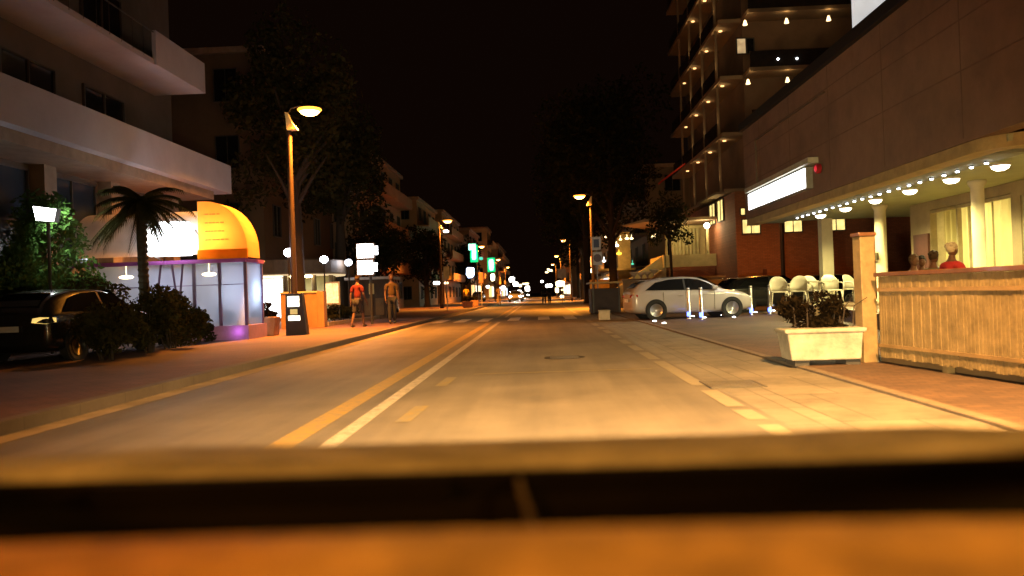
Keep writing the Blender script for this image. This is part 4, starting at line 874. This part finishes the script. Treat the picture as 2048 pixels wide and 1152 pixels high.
block('flat-topped block behind the green lit signs', -19,-11.5,96,116,11.2,4,(.32,.2,.11),'+x',nw=5,nwf=3)
block('distant dim house past the green lit signs', -19,-10.5,122,140,11,3,(.3,.16,.09),'+x',nw=4,nwf=2,lit=(2,),shop=3)
block('narrow pale lit house far down the left side', -16,-9.6,150,162,13.5,4,(.5,.38,.2),'+x',nw=3,nwf=2,lit=(1,),shop=2)
block('farthest house on the left side of the street', -18,-9.0,175,215,12,4,(.35,.25,.15),'+x',nw=5,nwf=2,lit=(0,3,6),shop=5)
block('house behind the right tree row', 9,22,66,86,11,4,(.2,.14,.09),'-x',nw=4,nwf=3,lit=())
block('yellow lit corner house behind the right trees', 8.6,20,92,112,10,3,(.34,.24,.12),'-x',nw=4,nwf=3,lit=(1,),shop=3)
block('distant house on the right above the shop lights', 8,20,120,150,12,4,(.34,.22,.12),'-x',nw=5,nwf=2,lit=(0,2),shop=4)
block('farthest house on the right side of the street', 6.6,20,165,215,12,4,(.34,.22,.12),'-x',nw=5,nwf=2,lit=(0,1,5),shop=6)
# ================================================================ lit shop signs
def lit_sign(label, px0, py0, px1, py1, Y, m, depth=.2, name='shop_sign', pole=True, cat='sign', group=None, rim=None, nw=1):
    a_, b_ = at(px0,py0,Y), at(px1,py1,Y); x0,x1 = sorted((a_.x,b_.x)); z0,z1 = sorted((a_.z,b_.z))
    t = thing(name, label, cat, ((x0+x1)/2,Y,.12), 0, group); cx = (x0+x1)/2
    gr_ = .16 if rim else -.02; MB().box(x0-cx-gr_,x1-cx+gr_,0,depth,z0-.12-gr_,z1-.12+gr_).build('casing', rim or mat('dark sign box', (.05,.05,.05)), t)
    hw, hz_, zc = (x1-x0)/2, (z1-z0)/2, (z0+z1)/2-.12; rnd = random.Random(int(px0)); MB().prism([(hw*math.copysign(abs(math.cos(q))**.55, math.cos(q))*rnd.uniform(.86,1.06), zc+hz_*math.copysign(abs(math.sin(q))**.55, math.sin(q))*rnd.uniform(.86,1.06)) for q in [math.pi/8*i+.1 for i in range(16)]], -.04,-.004).build('face', m, t)
    if pole: MB().cyl((x1-cx+.0,depth+.06,-.1),(x1-cx+.0,depth+.06,z1-.1),.05,n=8).build('pole', DARKM, t)
    return t
TEAL = emi('teal neon', (.30,1,.66), 4); GREENGLOW = emi('green neon rim', (0,.5,.17), 1.3); BLU = emi('blue white neon', (.55,.68,1), 7); YWH = emi('yellow white panel', (1,.97,.6), 6); WHS = emi('white shop light', (1,.95,.88), 9); WARMS = emi('warm shop light', (1,.72,.35), 5)  # green fringe of light round the neon is put into a larger glowing casing
g1 = lit_sign('tall teal green neon sign, the left one of the two green signs', 943,493,953,521, 84, TEAL, rim=GREENGLOW)
a_, b_ = at(936,524,84), at(949,530,84)
MB().box(-.55,.2,-.04,-.006,at(0,533,84).z-.12-.1,at(0,523,84).z-.12).build('lower_face', TEAL, g1)
lamp('POINT', (0,-.6,5), 60, (.1,1,.5), g1, .3)
lit_sign('blue white glowing sign under the left green neon sign', 932,534,949,555, 83, BLU)
g2 = lit_sign('smaller teal green neon sign, the right one of the two green signs', 977,518,988,541, 98, TEAL, rim=GREENGLOW); lamp('POINT', (0,-.6,4.5), 50, (.1,1,.5), g2, .3)
lit_sign('yellow white lit panel below the right green neon sign', 981,547,990,562, 97, YWH)
lit_sign('small teal star-shaped neon between the two green signs', 958,514,966,520, 96, emi('dim teal neon', (.1,.8,.5), 1.2), pole=False)
SGp = 'far lit shop signs'
far = [(1034,580,1043,588,118,WHS,'white glowing panel added as headlight glare, left of the oncoming headlights'),(1050,572,1060,582,145,WHS,'white glowing panel added as headlight glare, above the oncoming headlights'),(1037,568,1044,574,150,WARMS,'warm lit shop sign between the white ones far down the left'),(1120,590,1128,596,100,WARMS,'low warm light at the far right kerb'),(1018,554,1030,564,128,WHS,'white lit shop sign far down the left side, upper one'),(1026,564,1037,573,134,WHS,'white lit shop sign far down the left side, lower one'),(1002,572,1011,581,108,WHS,'round white shop lamp above the far left pavement'),  # the two panels by the headlights are added to imitate their glare
       (1044,566,1058,569,165,WARMS,'thin warm lit shop canopy far down the left side'),(1091,568,1105,575,128,WHS,'white lit shop sign far down the right side beside two walkers'),(1081,561,1087,565,140,WHS,'small white light far down the right side'),
       (1111,562,1130,573,98,emi('bright warm shop', (1,.86,.45), 9),'bright yellow white shop light beyond the tree trunks'),(1110,575,1118,586,99,WARMS,'warm lit shop door beyond the tree trunks'),(1122,578,1132,581,101,WARMS,'thin warm shelf light beyond the tree trunks'),
       (1094,537,1099,541,120,WARMS,'upper small warm light on the far right houses'),(1098,539,1105,543,121,WARMS,'middle small warm light on the far right houses'),(1090,543,1097,546,119,WARMS,'lower small warm light on the far right houses'),(972,571,979,576,95,WHS,'small white light left of the person in yellow far away'),
       (866,563,880,569,60,WHS,'small white light on the dark hedge left of the second lamp pole'),(888,564,897,568,61,WARMS,'small warm light by the second lamp pole')]
for px0,py0,px1,py1,Y,m,lbl in far: lit_sign(lbl,px0,py0,px1,py1,Y,m,.15,group=SGp,pole=False)
lamp('POINT', (5.0,97,2.6), 200, (1,.75,.35), None, .5); lamp('POINT', (-7.4,127,3.6), 250, (1,.85,.6), None, .5)
for k,(px,py,wd,m) in enumerate(((1219,468,5,WARMS),(1212,474,5,WARMS),(1241,479,5,WARMS),(1254,477,7,WARMS),(1263,477,6,WARMS),(1233,491,8,emi('bright warm shop', (1,.86,.45),9)),(1238,507,9,emi('amber sign', (1,.62,.04), 3)),(1208,522,6,WHS),(1305,474,6,WARMS),(1311,471,8,WARMS),(1265,528,5,emi('dim teal neon', (.1,.8,.5), 1.2)),(1309,455,6,WARMS))):
    p = at(px,py,62); o = MB().ball((0,0,0), wd/1600*62*.6, .1, wd/1600*62*.33, 10,6); o.tube([(0,0,.05),(0,.0,.3)], .02, 6); o = o.build('small_lamp', m, None, True); o.location = p
    where = ['upper right of the square signs','just above the square signs','left of three in a row by the square signs','middle of three in a row','right of three in a row','bright one over the amber sign','amber sign glow behind the square signs','white one just below the square signs','left of the pair under the entrance canopy','right of the pair under the entrance canopy','green one on the staircase flank','single one under the canopy edge'][k]
    tag(o, 'small glowing light, '+where, 'small light', 'small lights around the hotel terrace')
cf = thing('cafe_front', 'warm lit cafe front behind the square road signs, beneath the trees', 'building'); p0, p1 = at(1235,495,63), at(1262,530,63)
MB().box(p0.x,p1.x,63,66,.03,p0.z+1.2).build('wall', mat('ochre wall', (.5,.32,.1), .8), cf); MB().box(p0.x-1.6,p1.x+.2,61.8,66,2.6,2.75).build('awning', mat('ochre wall', (.5,.32,.1)), cf); lamp('POINT', (p0.x-.3,61.5,3.4), 60, (1,.65,.25), cf, .3)
pw = at(1205,535,60); w2 = MB().box(pw.x-1,pw.x+6,59.6,60,.03,1.9); w2 = w2.build('garden_wall', mat('ochre wall', (.5,.32,.1))); tag(w2, 'orange lit low garden wall behind the dark bin on the right', 'wall')
fp = dup(sl, (11.2,37.2,.03), math.pi, 'added street lamp on the forecourt behind the arcade, to light the brick wall', SG)  # lamp added to brighten the hotel brick, head hidden behind the arcade building
for c in kids(fp):
    if c.type == 'LIGHT': c.data = c.data.copy(); c.data.energy = 230
# ================================================================ road signs
GREY = mat('grey sign back', (.35,.33,.32), .5); RSW = mat('white sign paint', (.42,.42,.44), .5, var=.05); RSD = mat('dark blue sign paint', (.02,.035,.10), .5, var=0)
rsg = thing('road_sign', 'two pale road signs stacked on a pole right of the street lamp', 'road sign', (at(1193,500,38).x,38,.03))
z1, z2 = at(1191,487,38).z-.03, at(1196,516,38).z-.03
MB().cyl((0,.05,0),(0,.05,z1+.35),.03).build('pole', GREY, rsg)
b1 = MB().box(-.21,.21,0,.03,z1-.31,z1+.31).build('square_board', RSW, rsg); MB().box(-.13,.13,-.012,-.002,z1-.19,z1+.2).build('emblem', RSD, b1)
b2 = MB().box(-.18,.26,0,.03,z2-.33,z2+.29).build('round_emblem_board', RSW, rsg); o = MB().cyl((.03,-.012,z2),(.03,-.002,z2),.19,n=24).build('emblem', mat('muted emblem', (.10,.07,.10), .5, var=0), b2)
def backsign(label, px0,py0,px1,py1,Y,m):
    a_, b_ = at(px0,py0,Y), at(px1,py1,Y); t = thing('road_sign', label, 'road sign', ((a_.x+b_.x)/2,Y,.1)); wd = abs(b_.x-a_.x)/2
    MB().box(-wd,wd,0,.04,b_.z-.1,a_.z-.1).build('board', m, t, bevel=.02); MB().cyl((0,.07,0),(0,.07,a_.z-.1),.035).build('pole', GREY, t)
backsign('plain yellowish rectangular road sign on the left by the second lamp pole', 886,533,899,558, 55, mat('yellowish sign', (.5,.34,.12), .5))
backsign('plain brownish road sign on the left beneath the green neon signs', 957,545,967,566, 68, mat('brownish sign', (.36,.2,.12), .5))
backsign('pale square sign on the right in front of the far shop lights', 1114,538,1133,556, 75, mat('pale sign', (.5,.46,.46), .5))
# pink lit small sign + bin by right pole
lit_sign('small pale orange lit sign left of the square road signs', 1180,512,1188,534, 52, emi('peach panel', (1,.5,.3), .8), name='shop_sign'); lit_sign('glaring warm lamp sign below the square road signs', 1181,537,1189,546, 51.5, emi('bright warm shop', (1,.86,.45),9), pole=False)
bn = thing('market_stall', 'dark low stall with a pale roof edge left of the white hatchback', 'stall'); p0, p1 = at(1182,570,38), at(1240,570,38)
MB().box(p0.x,p1.x,38,40,.03,1.2).build('body', mat('dark stall', (.06,.04,.03)), bn, bevel=.02); MB().box(p0.x-.1,p1.x+.1,37.8,40.1,1.42,1.50).build('roof', mat('ochre roof edge', (.5,.34,.12), .6), bn)
for x in (p0.x+.05,p1.x-.1): MB().box(x,x+.06,37.9,37.96,.03,1.42).build('post', DARKM, bn)
wbx = thing('utility_box', 'small pale box standing on the paving left of the white hatchback', 'box', (at(1209,620,28.8).x,28.8,.03)); MB().box(-.2,.2,0,.3,0,.33).build('casing', mat('pale grey box', (.42,.44,.38), .6), wbx, bevel=.02); MB().box(-.21,.21,-.01,.31,.33,.36).build('lid', mat('pale grey lid', (.3,.32,.28), .6), wbx)
# parked cars and far cars
FC = 'parked cars'
c_ = hatch('parked_car', 'pale parked car on the left behind the second lamp pole', mat('pale beige car paint', (.4,.34,.25), .35, 0, var=.05, coat=.6), group=FC); c_.location = (-10.3,52,.12); c_.rotation_euler = (0,0,math.radians(95))
d1 = dup(c_, (-9.2,120,.12), math.radians(90), 'dark red toned car parked far down the left side', FC)
for i,(x,y,rz,lbl) in enumerate(((-3.2,105,-90,'oncoming car with glaring headlights, left one of the far cluster'),(-3.5,128,-90,'second oncoming car with glaring headlights in the far cluster'),(-3.0,160,-90,'farthest oncoming car with glaring headlights'))):
    if i == 0: oc = hatch('oncoming_car', lbl, mat('grey car paint', (.2,.2,.2), .35, coat=.6), lit=True, group='oncoming cars with lights on'); oc.location = (x,y,0); oc.rotation_euler = (0,0,math.radians(rz)); lamp('SPOT', (2.4,0,.7), 700, (1,.93,.8), oc, .2, (1,0,-.06), 80, .7)
    else: dup(oc, (x,y,0), math.radians(rz), lbl, 'oncoming cars with lights on')
# small pots at the left crosswalk end
for k,(px,py,Y,lbl) in enumerate(((935,596,62,'clay planter below the brown road sign on the left'),(948,597,70,'smaller clay planter right of the brown road sign'))): pot(lbl,(at(px,py,Y).x,Y,.12), .7,.5, 60+k, LEAF)
# ================================================================ people
SKIN = mat('skin', (.10,.05,.03), .55, var=.06)
def skinobj(name, chains, m, parent):
    """chains: list of (points, radii, parentlink) ; points joined by position"""
    vs = []; ed_ = []; rad = []; idx = {}
    for pts, rs in chains:
        prev = None
        for p, r in zip(pts, rs):
            key = tuple(round(c,4) for c in p)
            if key in idx: i = idx[key]
            else: i = len(vs); idx[key] = i; vs.append(p); rad.append(r)
            if prev is not None and prev != i: ed_.append((prev,i))
            prev = i
    me = bpy.data.meshes.new(name); me.from_pydata(vs, ed_, []); me.update(); me.materials.append(m)
    o = bpy.data.objects.new(name, me); col.objects.link(o); o.parent = parent
    s = o.modifiers.new('skin','SKIN'); s.use_smooth_shade = True; s.branch_smoothing = .4
    for i, r in enumerate(rad):
        v = me.skin_vertices[0].data[i]; v.radius = (r[0],r[1]) if hasattr(r,'__len__') else (r,r); v.use_root = False
    me.skin_vertices[0].data[0].use_root = True
    b = o.modifiers.new('sub','SUBSURF'); b.levels = b.render_levels = 1
    return o
def person(label, loc, rz, topc, botc, hairc, pose='stand', h=1.72, shorts=False, scale=None, stride=.18, group=None, hair='short'):
    t = thing('person', label, 'person', loc, rz, group); k = h/1.72; t.scale = (k,k,k)      # faces -y
    sit = pose == 'sit'; hz = .50 if sit else .92
    P = (0,0,hz); C = (0,-.02,hz+.26); N_ = (0,0,hz+.53); NT = (0,-.01,hz+.6); HD = (0,-.02,hz+.68)
    def leg(s, st):
        hp = (s*.09,0,hz-.04)
        if sit: return [P,hp,(s*.12,-.42,hz-.02),(s*.12,-.44,.09),(s*.12,-.58,.05)]
        return [P,hp,(s*.10,-st*.6-.03,.49),(s*.10,(-st if st>0 else -st*1.5),.08),(s*.11,(-st if st>0 else -st*1.5)-.15,.035)]
    def arm(s, sw): 
        sh_ = (s*.18,0,hz+.47)
        if sit: return [N_,sh_,(s*.23,-.08,hz+.2),(s*.16,-.30,hz+.24),(s*.15,-.38,hz+.25)]
        return [N_,sh_,(s*.235,.02+sw*.3,hz+.2),(s*.24,-.06+sw,hz-.04),(s*.24,-.09+sw*1.15,hz-.12)]
    L_, R_ = leg(-1,stride), leg(1,-stride); AL, AR = arm(-1,-stride*.7), arm(1,stride*.7)
    body = [([P,C,N_,NT,HD],[(.13,.10),(.12,.09),(.10,.075),.055,.06])]+[(l,[.12,.09,.058,.042,.035]) for l in (L_,R_)]+[(a_,[.1,.055,.042,.028,.033]) for a_ in (AL,AR)]
    b = skinobj('body', body, SKIN, t)
    # head with features and hands with five fingers joined into the body mesh as a second skinned piece
    hm = MB(); hm.ball((0,-.03,hz+.745),.075,.095,.115,16,12); hm.ball((0,-.122,hz+.735),.013,.018,.022,8,6)
    for s in (-1,1): hm.ball((s*.072,-.02,hz+.74),.012,.022,.032,8,6); hm.ball((s*.03,-.112,hz+.765),.012,.01,.008,8,5)
    hm.ball((0,-.113,hz+.69),.025,.01,.008,8,5)
    for a_ in (AL,AR):
        w0, w1 = Vector(a_[3]), Vector(a_[4]); d = (w1-w0).normalized(); sd = Vector((0,1,0)) if not sit else Vector((1,0,0)); sd = (sd-d*sd.dot(d)).normalized(); nm = d.cross(sd)
        for q,(off,ln) in enumerate(((-.026,.065),(-.009,.078),(.009,.072),(.025,.056))):
            hm.tube([w1+sd*off,w1+sd*off+d*ln*.5,w1+sd*off*.9+d*ln+nm*.012,w1+sd*off*.9+d*ln*1.25+nm*.03], [.011,.010,.009,.006], 6)
        hm.tube([w0+d*.04-sd*.025,w0+d*.07-sd*.05,w0+d*.10-sd*.055], [.012,.010,.008], 6)
    hm.build('head', SKIN, t, True)
    hr = MB(); hr.ball((0,-.012,hz+.775),.086,.102,.105,16,10)
    rh = random.Random(int(abs(loc[0])*97+loc[1]*13))
    for q in range(12):
        a_, b_ = rh.uniform(0,6.28), rh.uniform(.1,1.2); hr.ball((.075*math.cos(a_)*math.cos(b_), .0+.09*math.sin(a_)*math.cos(b_), hz+.785+.08*math.sin(b_)), .03,.035,.028,8,5)
    if hair == 'long': hr.ball((0,.055,hz+.66),.075,.05,.15,12,8)
    hr.build('hair', mat('hair %.2f %.2f' % (hairc[0],hairc[1]), [q*.5 for q in hairc], .8), t, True)
    e = .018; top = [([(0,0,hz+.03),C,N_],[(.16,.125),(.155,.115),(.125,.095)])]+[([N_,a_[1],tuple(Vector(a_[1]).lerp(Vector(a_[2]),.75))],[.12,.078,.066]) for a_ in (AL,AR)]
    skinobj('shirt', top, topc, t)
    lg = []
    for l in (L_,R_):
        end = Vector(l[2]).lerp(Vector(l[3]), .05 if shorts else .95); lg.append(([P,l[1],tuple(Vector(l[1]).lerp(Vector(l[2]),.9)),tuple(end)],[(.145,.125),.112,.088,.085 if shorts else .062]))
    skinobj('shorts' if shorts else 'trousers', lg, botc, t)
    for l in (L_,R_):
        p = Vector(l[3]); sh = MB(); sh.ball((p.x,p.y-.07,.045),.05,.135,.045,12,8); sh.build('shoe', DARKM, t, True)
    return t
F_ = lambda n,c: mat(n,c,.85,var=.12,scale=6)
p = G(717,654,.12); person('person in a red top and dark shorts walking on the left pavement', (p.x,p.y,.12), 2.8, F_('red cloth',(.11,.007,.006)), F_('dark cloth',(.02,.02,.025)), (.06,.03,.02), h=1.72, shorts=True)
p = G(785,647,.12); person('person in a yellow and orange top with dark trousers on the left pavement', (p.x,p.y,.12), .35, F_('ochre cloth',(.075,.042,.012)), F_('dark cloth',(.02,.02,.025)), (.10,.04,.02), h=1.8, stride=.1)
p = G(984,603,.12); person('distant person in a yellow shirt on the left pavement', (p.x,70,.12), 3.0, F_('yellow cloth',(.7,.45,.05)), F_('brown cloth',(.08,.05,.03)), (.05,.03,.02), h=1.75)
person('distant person in orange beige beside the one in yellow', (at(998,590,71).x,71,.12), 3.2, F_('beige cloth',(.5,.34,.16)), F_('beige cloth',(.5,.34,.16)), (.05,.03,.02), h=1.7)
person('distant dark clothed walker on the right, left one of the pair', (at(1088,590,76).x,76,0), 3.0, F_('dark cloth',(.02,.02,.025)), F_('dark cloth',(.02,.02,.025)), (.05,.03,.02), h=1.72)
person('distant dark clothed walker on the right, right one of the pair', (at(1099,590,76).x,76.5,0), 3.3, F_('dark cloth',(.02,.02,.025)), F_('brown cloth',(.08,.05,.03)), (.05,.03,.02), h=1.78)
dn = [((1826,522),16.2,.4,(.35,.24,.14),(.14,.09,.05),'seated diner with light brown hair, leftmost behind the fence'),((1843,524),17.0,-.3,(.03,.03,.03),(.015,.012,.01),'seated diner with black hair, second from the left behind the fence'),((1866,515),15.2,2.2,(.2,.2,.12),(.06,.04,.02),'seated diner with dark hair and pale top, third from the left'),((1902,500),14.0,1.9,(.6,.04,.05),(.62,.55,.36),'seated diner with white blond hair in a red top')]
CHW = mat('dark wicker', (.10,.06,.03), .7)
for i,((px,py),Y,rz,tc_,hc_,lbl) in enumerate(dn):
    q = at(px,py,Y); person(lbl, (q.x,Y,q.z-1.24), rz, F_('cloth %d'%i,[q*.5 for q in tc_]), F_('dark cloth',(.02,.02,.025)), hc_, 'sit')
    c_ = thing('dining_chair', 'dark wicker chair under the '+lbl.replace('seated ','').split(',')[0], 'chair', (q.x,Y,.36), rz, 'wicker chairs of the diners')
    zs_ = q.z-1.24-.36+.42; MB().box(-.23,.23,-.25,.2,zs_-.06,zs_).build('seat', CHW, c_); MB().box(-.22,.22,.2,.24,zs_,zs_+.42).build('backrest', CHW, c_)
    for x in (-.2,.17):
        for y in (-.22,.17): MB().box(x,x+.035,y,y+.035,0,zs_-.06).build('leg', CHW, c_)
q = at(1866,530,15.6); tb = thing('dining_table', 'small table with a pale top between the seated diners', 'table', (q.x,15.6,.36)); zt = max(.6,q.z-.36-.08)
MB().box(-.45,.45,-.4,.4,.72,.76).build('tabletop', WP, tb); MB().cyl((0,0,0),(0,0,.72),.04).build('pedestal', DARKM, tb)
